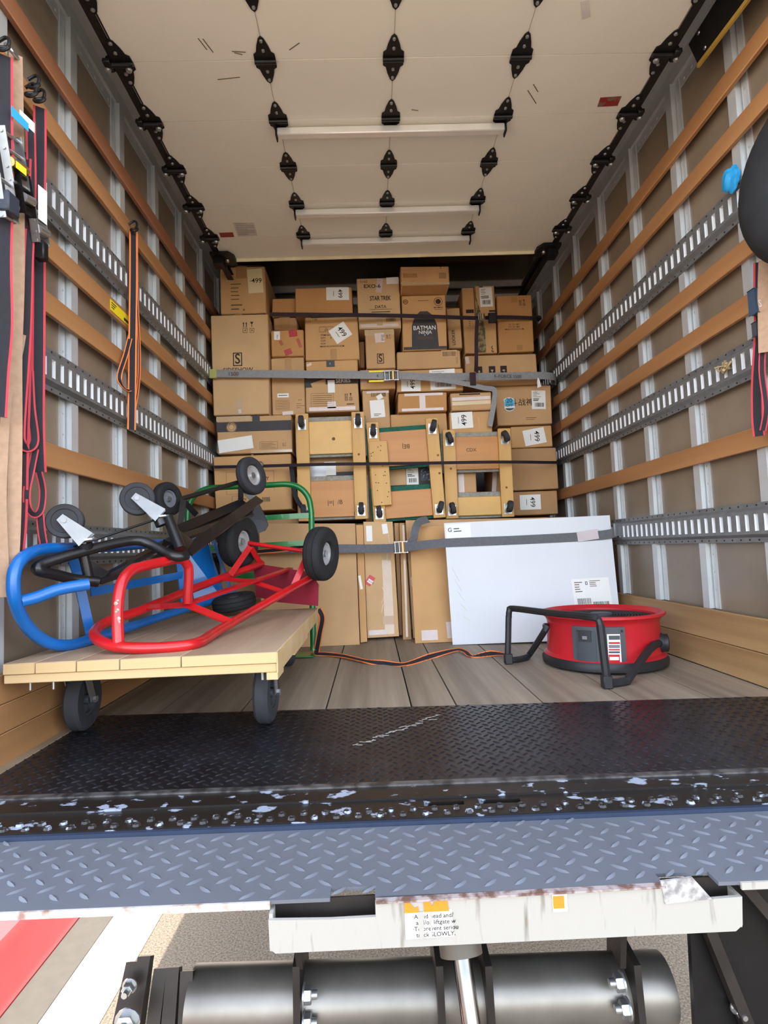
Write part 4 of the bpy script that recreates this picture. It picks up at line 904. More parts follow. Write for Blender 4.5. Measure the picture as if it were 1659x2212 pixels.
# upper grey strap with K-FORCE lettering
pL, pM, pR = A(462,807,y=3.655), A(845,811,y=3.655), A(1186,812,y=3.86)
gs = strap('cargo_strap', 'grey cargo strap with brass buckle stretched across the upper cartons', [V((.012,3.67,pL.z)), pL, A(600,808,y=3.655), pM, A(925,814,y=3.68), A(1060,813,y=3.80), pR, V((2.43,4.0,pR.z))], .052, 'sgrey', sm=5)
ratchet(gs, A(845,812,y=3.635), .10, .060, (1,0,0))
e1 = build('end_fitting', MB().bar((.004,3.66,pL.z),(.05,3.655,pL.z),.06,.012,(0,-1,0)), mat('yellow zinc', (200,200,120), .4, .5), gs)
build('end_fitting', MB().bar((2.39,3.96,pR.z),(2.437,4.0,pR.z),.06,.012,(0,-1,0)), M['zinc'], gs)
def stext(par, body, px, py, y, h, m='inkb', bold=.006, dirx=(1,0,0)):
    vs_, fs_ = textv(body, h, bold); c = A(px, py, y=y); return build('lettering', MB().add(vs_, fs_, frame(c, dirx, (0,0,1))), M[m], par)
stext(gs, 'K-FORCE 1500', 1097, 813, 3.785, .032, 'panel', .006, (1,.18,0)); stext(gs, '1500', 504, 808, 3.648, .036, 'inkb', .006); stext(gs, 'K', 816, 812, 3.648, .022, 'panel', .01)
for py in (802, 823): build('yellow_tag', MB().bbox(*(A(797,py+2.5,y=3.648)), *(A(829,py-2.5,y=3.646)+V((0,.003,0))), .0005), M['yel'], gs)
strap('strap_tail', '', [A(868,814,y=3.642), A(930,818,y=3.66), A(1000,828,y=3.70), A(1045,838,y=3.72), A(1067,842,y=3.73), A(1068,862,y=3.725), A(1063,895,y=3.72), A(1058,921,y=3.715)], .034, 'sgrey', par=gs, n=[(0,-1,.15),(0,-1,.1),(0,-1,0),(-.3,-1,0),(-.6,-1,0),(-.5,-1,0),(-.2,-1,0),(0,-1,0)])
build('strap_keeper', MB().bbox(*(A(1016,832,y=3.70)), *(A(1028,803,y=3.69)+V((0,.02,0))), .002), M['sdk'], gs)
build('care_tag', MB().prism([(0,0),(.028,.01),(.018,.06),(.008,.075),(.0,.05)], A(1161,838,y=3.83), (1,.1,0), (0,0,1), .001), M['paper'], gs)
# top maroon and black strap
ms = strap('cargo_strap', 'thin maroon and black strap with black ratchet across the top cartons', AP([(583,679,3.62),(700,680,3.63),(862,682,3.70),(965,685,3.74),(1035,687,3.84),(1085,685,3.93),(1148,687,3.965),(1160,688,4.06)])+[V((2.42,4.24,A(1166,687,y=4.2).z))], .026, 'sdk', 'sblk', sm=4, n=(0,-1,-.5))
k = ratchet(ms, A(1040,685,y=3.80), .05, .040, (1,.2,0)); build('release_block', MB().bbox(*A(1056,697,y=3.82), *(A(1074,672,y=3.80)+V((0,.04,0))), .004), M['blackm'], ms)
build('end_hook', MB().tube(smooth([A(1152,688,y=4.02), A(1164,683,y=4.10), A(1168,688,y=4.12), A(1163,693,y=4.1)], 4), .006, 8), M['black'], ms)
strap('strap_tail', '', [A(1031,688,y=3.80), A(1029,730,y=3.80), A(1029,780,y=3.80), A(1028,803,y=3.74)], .026, 'sdk', par=ms, sm=4)
# middle dark strap over the dollies
ds = strap('cargo_strap', 'thin dark strap drawn tight across the three dollies', [V((.02,3.66,A(460,1009,y=3.66).z)), A(560,1007,y=3.60), A(700,1003,y=3.56), A(880,1001,y=3.56), A(1080,998,y=3.60), A(1195,999,y=3.86), V((2.425,4.04,A(1207,998,y=4.04).z))], .020, 'sdk', 'sblk', sm=4, n=(0,-1,-.4))
build('end_ring', MB().lathe([(.016,-.006),(.022,0),(.016,.006),(.010,0)], A(562,1003,y=3.58), (.4,-1,.1), 16, True), M['zinc'], ds)
strap('strap_tail', '', AP([(629,1005,3.62),(632,1030,3.63),(635,1060,3.63),(645,1085,3.61),(666,1112,3.585)]), .03, 'sblk', par=ds)
# lower grey strap over the flat cartons
def onw(px, py, e=.006):                           # just in front of the white flat carton
    n = WHITE[1].to_3x3() @ V((0,1,0)); p0 = WHITE[1].to_translation()-n*e; d = A(px, py, y=1.0)-CAMP; return CAMP+d*((p0-CAMP).dot(n)/d.dot(n))
ls = strap('cargo_strap', 'dark grey strap with silver ratchet across the leaning flat cartons', [V((.01,3.45,.60)), A(560,1186,y=3.44), A(735,1185,y=3.42), A(800,1185,y=3.44), A(862,1183,y=3.40), onw(960,1173), onw(1130,1166), onw(1300,1156,.012), V((2.435,3.10,.612))], .052, 'sgd', sm=5)
ratchet(ls, A(866,1182,y=3.40), .085, .066, (1,0,.02), 'copper')
strap('strap_tail', '', AP([(880,1180,3.40),(893,1165,3.38),(896,1148,3.38),(905,1128,3.42),(925,1122,3.46)]), .048, 'sgd', par=ls, n=[(0,-1,0),(-.4,-1,0),(-.2,-1,0),(.4,-1,.2),(.2,-1,.6)])
build('paper_sleeve', MB().bar(onw(1247,1160,.012), onw(1292,1153,.016), .056, .006, (0,-1,0)), mat('grubby white sleeve', (206,196,200), .7), ls)
build('end_fitting', MB().bar((2.40,3.09,.612),(2.437,3.10,.612),.07,.014,(0,-1,0)), M['zinc'], ls)
# orange edged strap lying on the floor
fl_ = [A(688,1316,y=2.90), A(696,1335,y=2.92), A(690,1370,y=2.98)]
fl2 = [A(683,1412,z=.006), A(700,1413,z=.008), A(740,1417,z=.012), A(790,1428,z=.012), A(828,1433,z=.005), A(875,1435,z=.006), A(930,1418,z=.010), A(985,1404,z=.014), A(1005,1408,z=.012), A(1020,1418,z=.004), A(1060,1412,z=.012), A(1092,1414,z=.02)]
strap('webbing_strap', 'orange edged black strap snaking over the floor from the cart to the fan', fl_+[A(684,1405,z=.02)]+fl2, .034, 'sblk', 'sor', sm=5, n=[(.3,-1,0),(.4,-1,.1),(.3,-1,.1),(.2,-1,.3)]+[(0,-.5,1),(0,-.7,.9),(0,-.5,1),(0,-.3,1),(0,-.9,.6),(0,-.3,1),(0,-.9,.5),(0,-.3,1),(0,-.5,1),(0,0,1),(0,-.8,.5),(0,-.5,1)], ew=.006)
# bundle of the orange strap behind the red hand truck
strap('webbing_strap', 'orange edged strap passing level behind the red axle', AP([(548,1192,3.24),(610,1187,3.22),(668,1178,3.20)]), .03, 'sblk', 'sor', sm=3)
# ------------------------------------------------------------------ timber platform cart
DT = .283
P0 = A(607,1408,z=DT); P1 = A(690,1313,z=DT)
cx0, cx1, cy0, cy1 = .012, .762, P0.y, P1.y
ct = thing('platform_cart', 'low wooden platform cart on black casters carrying the hand trucks', 'cart', ((cx0+cx1)/2, (cy0+cy1)/2, 0))
pw = [.012, .098, .205, .320, .455, .762]
pw = [.012, .100, .212, .330, .498, cx1]
for i in range(len(pw)-1):
    build('deck_board', MB().bbox(pw[i]+.0008, cy0, DT-.030, pw[i+1]-.0008, cy1, DT, .0015), M['deck'], ct)
    build('end_grain', MB().box(pw[i]+.002, cy0-.0015, DT-.029, pw[i+1]-.002, cy0, DT-.002), M['pine'], ct)
build('base_sheet', MB().bbox(cx0, cy0+.004, DT-.056, cx1-.002, cy1, DT-.031, .002), M['pine'], ct)
build('side_edge', MB().box(cx1-.002, cy0, DT-.056, cx1+.002, cy1, DT-.001), M['pine'], ct)
st_ = MB()                                         # ragged stepped underside strip along the right edge
for y0, y1, dz in ((cy0,cy0+.10,.075),(cy0+.10,cy0+.34,.062),(cy0+.34,cy0+.72,.072),(cy0+.72,cy1,.058)): st_.box(cx1-.03, y0, DT-dz, cx1+.001, y1, DT-.056)
build('edge_batten', st_, M['pine'], ct)
def big_caster(x, y, yaw, wx, wy):
    R_ = .098; g = MB(); g.box(x-.05, y-.06, DT-.060, x+.05, y+.06, DT-.056)
    c = build('caster', g, M['zinc'], ct)
    a = math.radians(yaw); ax = V((math.cos(a), math.sin(a), 0)); wc = V((wx, wy, R_+.001)); f = MB()
    for s_ in (-1, 1): f.bar(V((x,y,DT-.06))+ax*(s_*.033), wc+ax*(s_*.033), .034, .004, ax)
    f.lathe([(.03,0),(.034,-.012),(.02,-.014)], (x,y,DT-.06), (0,0,1), 16)
    build('fork', f, M['zinc'], c)
    build('tire', MB().lathe([(.05,-.024),(R_-.01,-.024),(R_,-.014),(R_,.014),(R_-.01,.024),(.05,.024)], wc, ax, 36, True), M['rubg'], c)
    h = MB().lathe([(.05,-.018),(.05,.018),(.044,.018),(.044,-.018)], wc, ax, 30, True)
    for k in range(5):
        t = 2*math.pi*k/5; u_ = V((-ax.y,ax.x,0))*math.cos(t)+V((0,0,1))*math.sin(t); h.bar(wc+u_*.012, wc+u_*.048, .018, .012, ax)
    h.cyl(wc-ax*.024, wc+ax*.024, .016, 14); build('hub', h, M['plasg'], c)
    n = MB(); n.lathe([(.011,0),(.011,.01)], wc+ax*.036, ax, 6); n.lathe([(.011,0),(.011,-.01)], wc-ax*.036, ax, 6); build('axle_nut', n, M['zinc'], c)
big_caster(.066, 1.84, 3, .062, 1.900); big_caster(.676, 1.83, -3, .670, 1.885); big_caster(.640, 2.68, 20, .600, 2.80); big_caster(.12, 2.70, 5, .115, 2.80)
bt = MB()
for px, py in ((116,1460),(66,1458),(567,1445),(580,1440)):
    p = A(px, py, y=cy0+.05); bt.cyl((p.x,cy0+.05,DT-.085), (p.x,cy0+.05,DT-.05), .004, 8)
build('bolt_ends', bt, M['zinc'], ct, 'stuff')
# ------------------------------------------------------------------ wheels for the hand trucks
def wheel(par, c, ax, R_, wt, rim=.45, hubm='hubw', tm='rub', grooves=True):
    c, ax = V(c), V(ax).normalized(); h = wt/2; rr = R_*rim
    prof = [(rr,-h*.55),(rr*1.1,-h*.85),(R_*.80,-h),(R_*.93,-h*.85),(R_*.985,-h*.6)]
    if grooves: prof += [(R_,-h*.36),(R_*.97,-h*.33),(R_*.97,-h*.28),(R_,-h*.25),(R_,h*.25),(R_*.97,h*.28),(R_*.97,h*.33),(R_,h*.36)]
    else: prof += [(R_,-h*.3),(R_,h*.3)]
    prof += [(R_*.985,h*.6),(R_*.93,h*.85),(R_*.80,h),(rr*1.1,h*.85),(rr,h*.55)]
    t = build('tire', MB().lathe(prof, c, ax, 36, True), M[tm], par)
    hb = MB().lathe([(rr,-h*.55),(rr*.9,-h*.5),(rr*.82,-h*.12),(rr*.4,-h*.05),(rr*.3,-h*.5),(rr*.3,h*.5),(rr*.4,h*.05),(rr*.82,h*.12),(rr*.9,h*.5),(rr,h*.55)], c, ax, 28, True)
    build('rim', hb, M[hubm], t)
    build('axle_cap', MB().lathe([(rr*.28,-h*.62),(rr*.28,h*.62)], c, ax, 14), M['zinc'], t)
    return t
# ------------------------------------------------------------------ red hand truck
rt = thing('hand_truck', 'red tubular hand truck lying on the cart with its tyres up', 'hand truck', (.45, 2.2, DT), 'hand trucks on and behind the cart')
RL = [A(566,1217,y=2.74), A(461,1255,y=2.42), A(360,1295,y=2.15), A(294,1322,y=2.00), A(240,1339,y=1.89), A(214,1354,y=1.83), A(204,1369,y=1.74), A(216,1384,y=1.69), A(255,1397,y=1.65), A(330,1400,y=1.645), A(420,1391,y=1.69), A(470,1363,y=1.90), A(560,1311,y=2.25), A(674,1246,y=2.60)]
build('frame_tube', MB().tube(smooth(RL, 4), .0165, 12), M['red'], rt)
HB = [A(256,1392,y=1.655), A(254,1316,y=1.67), A(262,1262,y=1.69), A(281,1234,y=1.73), A(306,1224,y=1.78), A(354,1213,y=1.87), A(388,1208,y=1.95), A(404,1219,y=1.98), A(408,1240,y=1.99), A(405,1303,y=2.0)]
build('handle', MB().tube(smooth(HB, 5), .0165, 12), M['red'], rt)
ch = MB()                                              # chipped bare patch on the handle leg
for k in range(10):
    p = A(253+random.uniform(-3,3), 1300+8*k+random.uniform(-5,5), y=1.652); ch.lathe([(random.uniform(.003,.007),0),(.002,.002)], p, (0,-1,0), 6)
build('chipped_paint', ch, mat('bare metal chip', (176,164,150), .5, .3), rt, 'stuff')
g = lambda a, b, w, t, n=(0,-.5,1): MB().bar(a, b, w, t, n)
def seg(par, a, b, w, t, m, n=(0,-.5,1), nm='cross_bar'): return build(nm, MB().bar(A(a[0],a[1],y=a[2]), A(b[0],b[1],y=b[2]), w, t, n), M[m], par)
seg(rt, (316,1312,2.04), (405,1306,2.01), .03, .006, 'red'); seg(rt, (405,1306,2.01), (500,1345,1.98), .03, .006, 'red')
seg(rt, (478,1250,2.47), (545,1256,2.44), .024, .006, 'red'); seg(rt, (545,1256,2.44), (618,1280,2.43), .024, .006, 'red')
seg(rt, (405,1304,2.01), (628,1228,2.70), .024, .010, 'red', nm='centre_rail')
for a, b in (((497,1243,2.50),(540,1181,2.63)), ((562,1216,2.72),(542,1184,2.64)), ((634,1266,2.50),(662,1203,2.56))): seg(rt, a, b, .026, .006, 'red', (.3,-1,.3), 'axle_bracket')
pa, pb = A(516,1170,y=2.66), A(694,1196,y=2.56); axd = (pb-pa).normalized()
build('axle', MB().cyl(pa+axd*.05, pb-axd*.05, .010, 10), M['red'], rt)
wheel(rt, pa, V((.93,-.36,-.05)), .124, .085, .42); wheel(rt, pb, V((.93,-.36,-.05)), .124, .085, .42)
tq = [A(p[0],p[1],y=p[2]) for p in ((564,1219,2.74),(668,1236,2.62),(687,1262,2.60),(686,1309,2.585),(601,1301,2.68),(553,1289,2.74),(548,1226,2.76))]
nn = (tq[1]-tq[0]).cross(tq[4]-tq[0]).normalized()
k = len(tq); build('toe_plate', MB().add(tq+[p+nn*.006 for p in tq], [tuple(range(k-1,-1,-1)), tuple(range(k,2*k))]+[(i,(i+1)%k,k+(i+1)%k,k+i) for i in range(k)]), M['maroon'], rt)
# ------------------------------------------------------------------ blue hand truck
bt_ = thing('hand_truck', 'blue tubular hand truck tipped on its side against the left wall', 'hand truck', (.2, 2.1, DT), 'hand trucks on and behind the cart')
BL = [A(430,1166,y=2.72), A(290,1178,y=2.14), A(200,1183,y=1.88), A(142,1184,y=1.76), A(90,1187,y=1.66), A(56,1200,y=1.59), A(36,1222,y=1.555), A(29,1252,y=1.545), A(31,1289,y=1.55), A(44,1329,y=1.59), A(68,1363,y=1.64), A(100,1386,y=1.69), A(132,1394,y=1.735), A(165,1391,y=1.79), A(205,1378,y=1.87), A(290,1351,y=2.10), A(395,1317,y=2.38), A(507,1283,y=2.74)]
build('frame_tube', MB().tube(smooth(BL, 4), .0175, 12), M['blue'], bt_)
build('handle_tube', MB().tube(smooth([A(44,1299,y=1.57), A(80,1290,y=1.60), A(128,1273,y=1.635), A(192,1262,y=1.68)], 4), .0175, 12), M['blue'], bt_)
build('tube_mouth', MB().lathe([(.0135,0),(.0135,.001)], A(192,1262,y=1.679), (A(192,1262,y=1.68)-A(128,1273,y=1.635)), 14), M['dark'], bt_)
for a, b, w_ in (((196,1279,1.98),(402,1240,2.46),.03), ((150,1186,1.84),(168,1240,1.87),.03), ((166,1236,1.86),(197,1378,1.89),.03), ((384,1186,2.44),(400,1320,2.42),.03)):
    seg(bt_, a, b, w_, .006, 'blue', (.7,-.7,0), 'flat_bar')
tq = [A(p[0],p[1],y=p[2]) for p in ((404,1190,2.62),(448,1168,2.72),(482,1272,2.72),(478,1290,2.68),(420,1302,2.62))]
nn = (tq[1]-tq[0]).cross(tq[4]-tq[0]).normalized(); k = len(tq)
build('toe_plate', MB().add(tq+[p+nn*.006 for p in tq], [tuple(range(k-1,-1,-1)), tuple(range(k,2*k))]+[(i,(i+1)%k,k+(i+1)%k,k+i) for i in range(k)]), M['blue'], bt_)
seg(bt_, (462,1168,2.80), (500,1280,2.76), .014, .014, 'blue', (1,0,0), 'axle_bracket')
wheel(bt_, A(506,1306,y=2.58)+V((0,0,.012)), V((-.12,-.10,1)), .098, .066, .42, 'hubw', 'rub')
# ------------------------------------------------------------------ green hand truck behind the cart
gt = thing('hand_truck', 'green arched hand truck standing upright behind the cart', 'hand truck', (.40, 3.12, 0), 'hand trucks on and behind the cart')
GR = [(405,1340,3.10),(404,1230,3.14),(405,1119,3.18),(408,1092,3.19),(419,1072,3.195),(441,1058,3.20),(470,1053,3.20),(577,1048,3.20),(620,1046,3.20),(648,1054,3.195),(665,1073,3.19),(671,1096,3.185),(673,1130,3.18),(673,1230,3.14),(676,1345,3.10)]
gpts = smooth(AP(GR), 4)
gpts = [V((gpts[0].x, 3.08, .02))]+gpts+[V((gpts[-1].x, 3.08, .02))]
build('frame_tube', MB().tube(gpts, .017, 12), M['green'], gt)
for a, b in (((406,1128,3.18),(672,1113,3.18)), ((405,1188,3.155),(672,1172,3.155)), ((405,1250,3.13),(674,1237,3.13))): seg(gt, a, b, .030, .010, 'green', (0,-1,0))
build('toe_plate', MB().box(gpts[0].x-.01, 2.97, .004, gpts[-1].x+.01, 3.10, .010), M['green'], gt)
# ------------------------------------------------------------------ black convertible hand truck, upside down on top
kt = thing('hand_truck', 'black convertible hand truck lying upside down on the blue one', 'hand truck', (.3, 2.3, .6), 'hand trucks on and behind the cart')
K1 = [A(212,1257,y=1.78), A(160,1251,y=1.73), A(115,1240,y=1.67), A(86,1233,y=1.63), A(81,1226,y=1.625), A(92,1218,y=1.64), A(137,1203,y=1.69), A(206,1184,y=1.77), A(263,1171,y=1.84), A(298,1168,y=1.88), A(324,1175,y=1.89), A(355,1192,y=1.88), A(384,1203,y=1.87), A(402,1200,y=1.90)]
build('handle_tube', MB().tube(smooth(K1, 4), .0165, 12), M['blk'], kt)
seg(kt, (214,1256,1.79), (404,1192,2.02), .022, .016, 'blk', nm='frame_rail'); seg(kt, (404,1192,2.02), (560,1078,2.74), .045, .010, 'blk', (.5,-.6,.6), 'frame_rail')
seg(kt, (225,1247,1.84), (330,1190,2.08), .022, .016, 'blk', nm='frame_rail'); seg(kt, (300,1205,2.02), (372,1165,2.20), .02, .02, 'blk', nm='frame_rail')
seg(kt, (375,1150,2.22), (528,1085,2.80), .05, .010, 'blk', (.3,-.8,.5), 'frame_rail'); seg(kt, (362,1172,2.12), (540,1110,2.72), .04, .012, 'blk', (.3,-.3,1), 'frame_rail')
seg(kt, (330,1215,1.98), (420,1150,2.3), .03, .010, 'blk', (.3,-.3,1), 'cross_bar'); seg(kt, (402,1195,2.02), (376,1150,2.22), .03, .012, 'blk', (.3,-.3,1), 'cross_bar')
for a, b, r_ in (((181,1200,1.76),(192,1250,1.77),.0155), ((363,1118,1.98),(390,1186,1.93),.019)): build('post_tube', MB().cyl(A(a[0],a[1],y=a[2]), A(b[0],b[1],y=b[2]), r_, 14), M['blk'], kt)
tri = [A(189,1208,y=1.76), A(236,1236,y=1.82), A(214,1258,y=1.79), A(196,1252,y=1.77)]
build('gusset', MB().add(tri+[p+V((0,.006,0)) for p in tri], [(3,2,1,0),(4,5,6,7),(0,1,5,4),(1,2,6,5),(2,3,7,6),(3,0,4,7)]), M['blk'], kt)
tri = [A(378,1140,y=1.96), A(418,1168,y=2.02), A(400,1192,y=1.98), A(388,1184,y=1.94)]
build('gusset', MB().add(tri+[p+V((0,.006,0)) for p in tri], [(3,2,1,0),(4,5,6,7),(0,1,5,4),(1,2,6,5),(2,3,7,6),(3,0,4,7)]), M['blk'], kt)
build('tie_rod', MB().cyl(A(160,1181,y=1.74), A(346,1119,y=1.97), .0042, 8), M['blk'], kt)
for c, f0, st0, R_ in (((141,1126,1.72),(178,1156,1.73),(182,1172,1.74),.0525), ((297,1078,1.97),(338,1106,1.97),(345,1122,1.97),.058)):
    wc = A(c[0],c[1],y=c[2]); f1 = A(f0[0],f0[1],y=f0[2]); sp_ = A(st0[0],st0[1],y=st0[2]); ax = V((.33,-.94,.05)).normalized()
    cs = build('caster', MB().lathe([(.026,0),(.026,.005),(.019,.009)], f1+(f1-wc)*.30, V((.15,0,-1)), 18), M['zinc'], kt)
    fk = MB()
    for s_ in (-1, 1):
        dd = (f1-wc).normalized(); sd = dd.cross(ax).normalized()
        q4 = [wc-dd*.016-sd*.012, wc-dd*.016+sd*.012, f1+dd*.02+sd*.030, f1+dd*.02-sd*.024]
        q4 = [p+ax*(s_*.022) for p in q4]; fk.add(q4+[p+ax*.0025 for p in q4], [(3,2,1,0),(4,5,6,7),(0,1,5,4),(1,2,6,5),(2,3,7,6),(3,0,4,7)])
    fk.cyl(wc-ax*.028, wc+ax*.028, .008, 10); build('fork', fk, M['forkz'], cs)
    build('wheel', MB().lathe([(.012,-.014),(R_*.68,-.012),(R_*.71,-.015),(R_*.94,-.016),(R_,-.012),(R_,.012),(R_*.94,.016),(R_*.71,.015),(R_*.68,.012),(.012,.014)], wc, ax, 32), M['rubg'], cs)
    build('stem', MB().cyl(f1, sp_, .010, 10), M['zinc'], cs); build('socket', MB().cyl(sp_, sp_+(sp_-f1)*.8, .022, 14), M['blk'], cs)
w3, w4 = A(362,1078,y=2.62), A(543,1028,y=2.86)
wheel(kt, w3, V((.90,-.42,.05)), .080, .048, .50, 'hub', 'rub', False); wheel(kt, w4, V((.88,-.45,.15)), .100, .052, .52, 'hubw', 'rubg')
seg(kt, (384,1080,2.60), (518,1041,2.82), .018, .014, 'blk', (0,-1,.3), 'axle')
for a, b in (((520,1042,2.80),(520,1090,2.84)), ((396,1080,2.58),(388,1145,2.50)), ((398,1084,2.60),(424,1112,2.66)), ((528,1058,2.84),(548,1082,2.86))): seg(kt, a, b, .026, .008, 'blk', (.4,-1,0), 'axle_bracket')
tq = [A(p[0],p[1],y=p[2]) for p in ((556,1082,2.86),(572,1115,2.86),(579,1134,2.84),(572,1147,2.82),(553,1154,2.80),(538,1120,2.82),(540,1092,2.84))]
nn = V((.3,1,.2)).normalized(); k = len(tq)
build('toe_plate', MB().add(tq+[p+nn*.006 for p in tq], [tuple(range(k-1,-1,-1)), tuple(range(k,2*k))]+[(i,(i+1)%k,k+(i+1)%k,k+i) for i in range(k)]), M['blk'], kt)
tq = [A(p[0],p[1],y=p[2]) for p in ((420,1135,2.56),(540,1092,2.84),(548,1100,2.82),(424,1160,2.50))]
build('nose_plate', MB().add(tq+[p+V((0,.004,-.004)) for p in tq], [(3,2,1,0),(4,5,6,7),(0,1,5,4),(1,2,6,5),(2,3,7,6),(3,0,4,7)]), M['blk'], kt)
# ------------------------------------------------------------------ red floor fan lying on its back
FX, FY, FR = 2.075, 2.555, .258
fn = thing('floor_fan', 'round red floor fan lying face up with a black stand', 'fan', (FX, FY, 0))
hs_ = MB().lathe([(FR-.006,.028),(FR+.004,.05),(FR-.012,.062),(FR-.018,.195),(FR-.010,.212),(FR+.010,.226),(FR+.010,.236),(FR-.006,.238),(FR-.030,.222),(FR-.034,.06),(FR-.03,.03)], (FX,FY,0), (0,0,1), 64, True)
hsg = build('housing', hs_, M['plasr'], fn)
build('base_ring', MB().lathe([(FR-.05,.002),(FR-.008,.002),(FR+.010,.012),(FR+.012,.034),(FR+.002,.050),(FR-.012,.050),(FR-.05,.03)], (FX,FY,0), (0,0,1), 64, True), M['plask'], fn)
gr_ = MB()
for r_ in [.045+.0125*k for k in range(15)]: gr_.tube([V((FX+math.cos(t)*r_, FY+math.sin(t)*r_, .212+.006*(1-(r_/.22)**2))) for t in [2*math.pi*k/40 for k in range(40)]], .0022, 5, True)
for k in range(16):
    t = 2*math.pi*k/16; gr_.bar((FX+math.cos(t)*.04, FY+math.sin(t)*.04, .212), (FX+math.cos(t)*.226, FY+math.sin(t)*.226, .205), .006, .010, (0,0,1))
g_ = build('grille', gr_, M['plask'], fn)
build('hub_badge', MB().lathe([(.05,.205),(.05,.222),(.044,.226)], (FX,FY,0), (0,0,1), 28), M['plasg'], fn)
for k in range(5):
    t = 2*math.pi*k/5; a = V((math.cos(t), math.sin(t), 0)); b = V((-a.y, a.x, 0)); o3 = V((FX,FY,.12))
    q4 = [o3+a*.05-b*.03+V((0,0,-.02)), o3+a*.05+b*.03+V((0,0,.02)), o3+a*.21+b*.07+V((0,0,.02)), o3+a*.21-b*.07+V((0,0,-.02))]
    build('blade', MB().add(q4+[p+V((0,0,.004)) for p in q4], [(3,2,1,0),(4,5,6,7),(0,1,5,4),(1,2,6,5),(2,3,7,6),(3,0,4,7)]), M['plask'], fn)
build('motor', MB().cyl((FX,FY,.04), (FX,FY,.2), .06, 24), M['plask'], fn)
build('back_guard', MB().lathe([(.0,.02),(FR-.05,.02),(FR-.05,.03),(.0,.03)], (FX,FY,0), (0,0,1), 40), M['plask'], fn)
# control panel on the side towards the door
def fan_pt(px, py, r):
    """point on the fan drum seen at px,py"""
    d = CF + CR*((px-829.5)/FPX) - CU*((py-1106.0)/FPX); o = CAMP
    a = d.x**2+d.y**2; b = 2*((o.x-FX)*d.x+(o.y-FY)*d.y); c = (o.x-FX)**2+(o.y-FY)**2-r*r; D_ = b*b-4*a*c
    t = (-b-math.sqrt(max(D_,0)))/(2*a); return o+d*t
def drum_patch(name, m, px0, py0, px1, py1, r, t, par):
    a = fan_pt((px0),(py0+py1)/2, r); b = fan_pt((px1),(py0+py1)/2, r); zt = fan_pt((px0+px1)/2, py0, r).z; zb = fan_pt((px0+px1)/2, py1, r).z
    ta = math.atan2(a.y-FY, a.x-FX); tb = math.atan2(b.y-FY, b.x-FX); n = 8; mb = MB(); vs_ = []
    for k in range(n+1):
        th = ta+(tb-ta)*k/n
        for rr, zz in ((r,zb),(r,zt),(r+t,zt),(r+t,zb)): vs_.append((FX+math.cos(th)*rr, FY+math.sin(th)*rr, zz))
    fs_ = [(0,1,2,3), tuple(n*4+j for j in (3,2,1,0))]
    for k in range(n):
        for j in range(4): fs_.append((k*4+j, k*4+(j+1)%4, (k+1)*4+(j+1)%4, (k+1)*4+j))
    return build(name, MB().add(vs_, fs_), m if not isinstance(m, str) else M[m], par)
pan = drum_patch('control_panel', 'plasg', 1240, 1354, 1350, 1438, FR-.013, .010, fn)
drum_patch('panel_inset', mat('dark slate plastic', (58,64,72), .45), 1248, 1364, 1288, 1432, FR-.003, .003, pan)
drum_patch('switch_plate', 'plask', 1250, 1362, 1277, 1386, FR, .004, pan)
drum_patch('switch', 'hub', 1258, 1374, 1268, 1381, FR+.004, .003, pan)
lbx = drum_patch('rating_label', 'paper', 1313, 1370, 1341, 1433, FR-.003, .001, pan)
for i, (y0, y1, c_) in enumerate(((1373,1382,'plasg'),(1387,1391,'red'),(1393,1400,'hub'),(1402,1405,'red'),(1407,1411,'plasg'),(1414,1431,'red'))): drum_patch('printed_band', c_, 1315, y0, 1339, y1, FR-.0018, .0006, lbx)
drum_patch('logo_mark', 'paper', 1317, 1419, 1337, 1426, FR-.0010, .0006, lbx)
drum_patch('screw', 'ink', 1341, 1361, 1345, 1366, FR-.003, .002, pan)
drum_patch('screw', 'ink', 1245, 1361, 1249, 1366, FR-.003, .002, pan)
# stand: a bent square bar frame pivoted on the fan sides
Lf, Rf = A(1098,1427,z=.016), A(1311,1478,z=.016)
Lt = A(1098,1316,y=Lf.y); Rt = A(1296,1338,y=Rf.y)
def sq(pts, w, nm='stand_bar'):
    s_ = build(nm, MB().tube(smooth(pts, 4), w, 8), M['plask'], fn); return s_
Lk, Rk = A(1178,1352,y=2.60), A(1424,1390,y=2.47)
dirL = (Lk-Lf); 
sq([Lt+V((0,0,-.03)), Lt+(Lf-Lt)*.5, Lf+V((0,0,.03)), Lf+V((.006,.004,.004)), Lf+V((.03,.01,.0)), A(1136,1420,z=.016), A(1146,1410,z=.03), A(1178,1360,y=2.56), Lk], .0145)
sq([Rt+V((0,0,-.02)), Rt+(Rf-Rt)*.5, Rf+V((0,0,.03)), Rf+V((.004,.006,.004)), Rf+V((.02,.012,0)), A(1352,1471,z=.016), A(1362,1460,z=.03), A(1405,1400,y=2.30), A(1428,1388,y=2.42)], .0165)
sq([Lt+V((0,0,-.04)), Lt+V((.004,-.004,-.006)), Lt+V((.02,-.015,.004)), Lt.lerp(Rt,.5)+V((0,0,.004)), Rt+V((-.03,.03,.008)), Rt+V((-.006,.006,0)), Rt+V((0,0,-.03))], .0145, 'carry_bar')
for p in (Lf, Rf): build('foot_pad', MB().bbox(p.x-.018, p.y-.018, .001, p.x+.018, p.y+.018, .05, .004), M['plask'], fn)
kc = A(1428,1388,y=2.42); kd = V((.92,-.38,0))
kn = MB().lathe([(.026,-.055),(.042,-.035),(.044,.0),(.038,.010),(.038,.026),(.030,.030),(.030,.022)], kc, kd, 18); build('pivot_knob', kn, M['plask'], fn)
build('pivot_block', MB().cyl(kc-kd*.06, kc-kd*.03, .03, 14), M['plask'], fn)
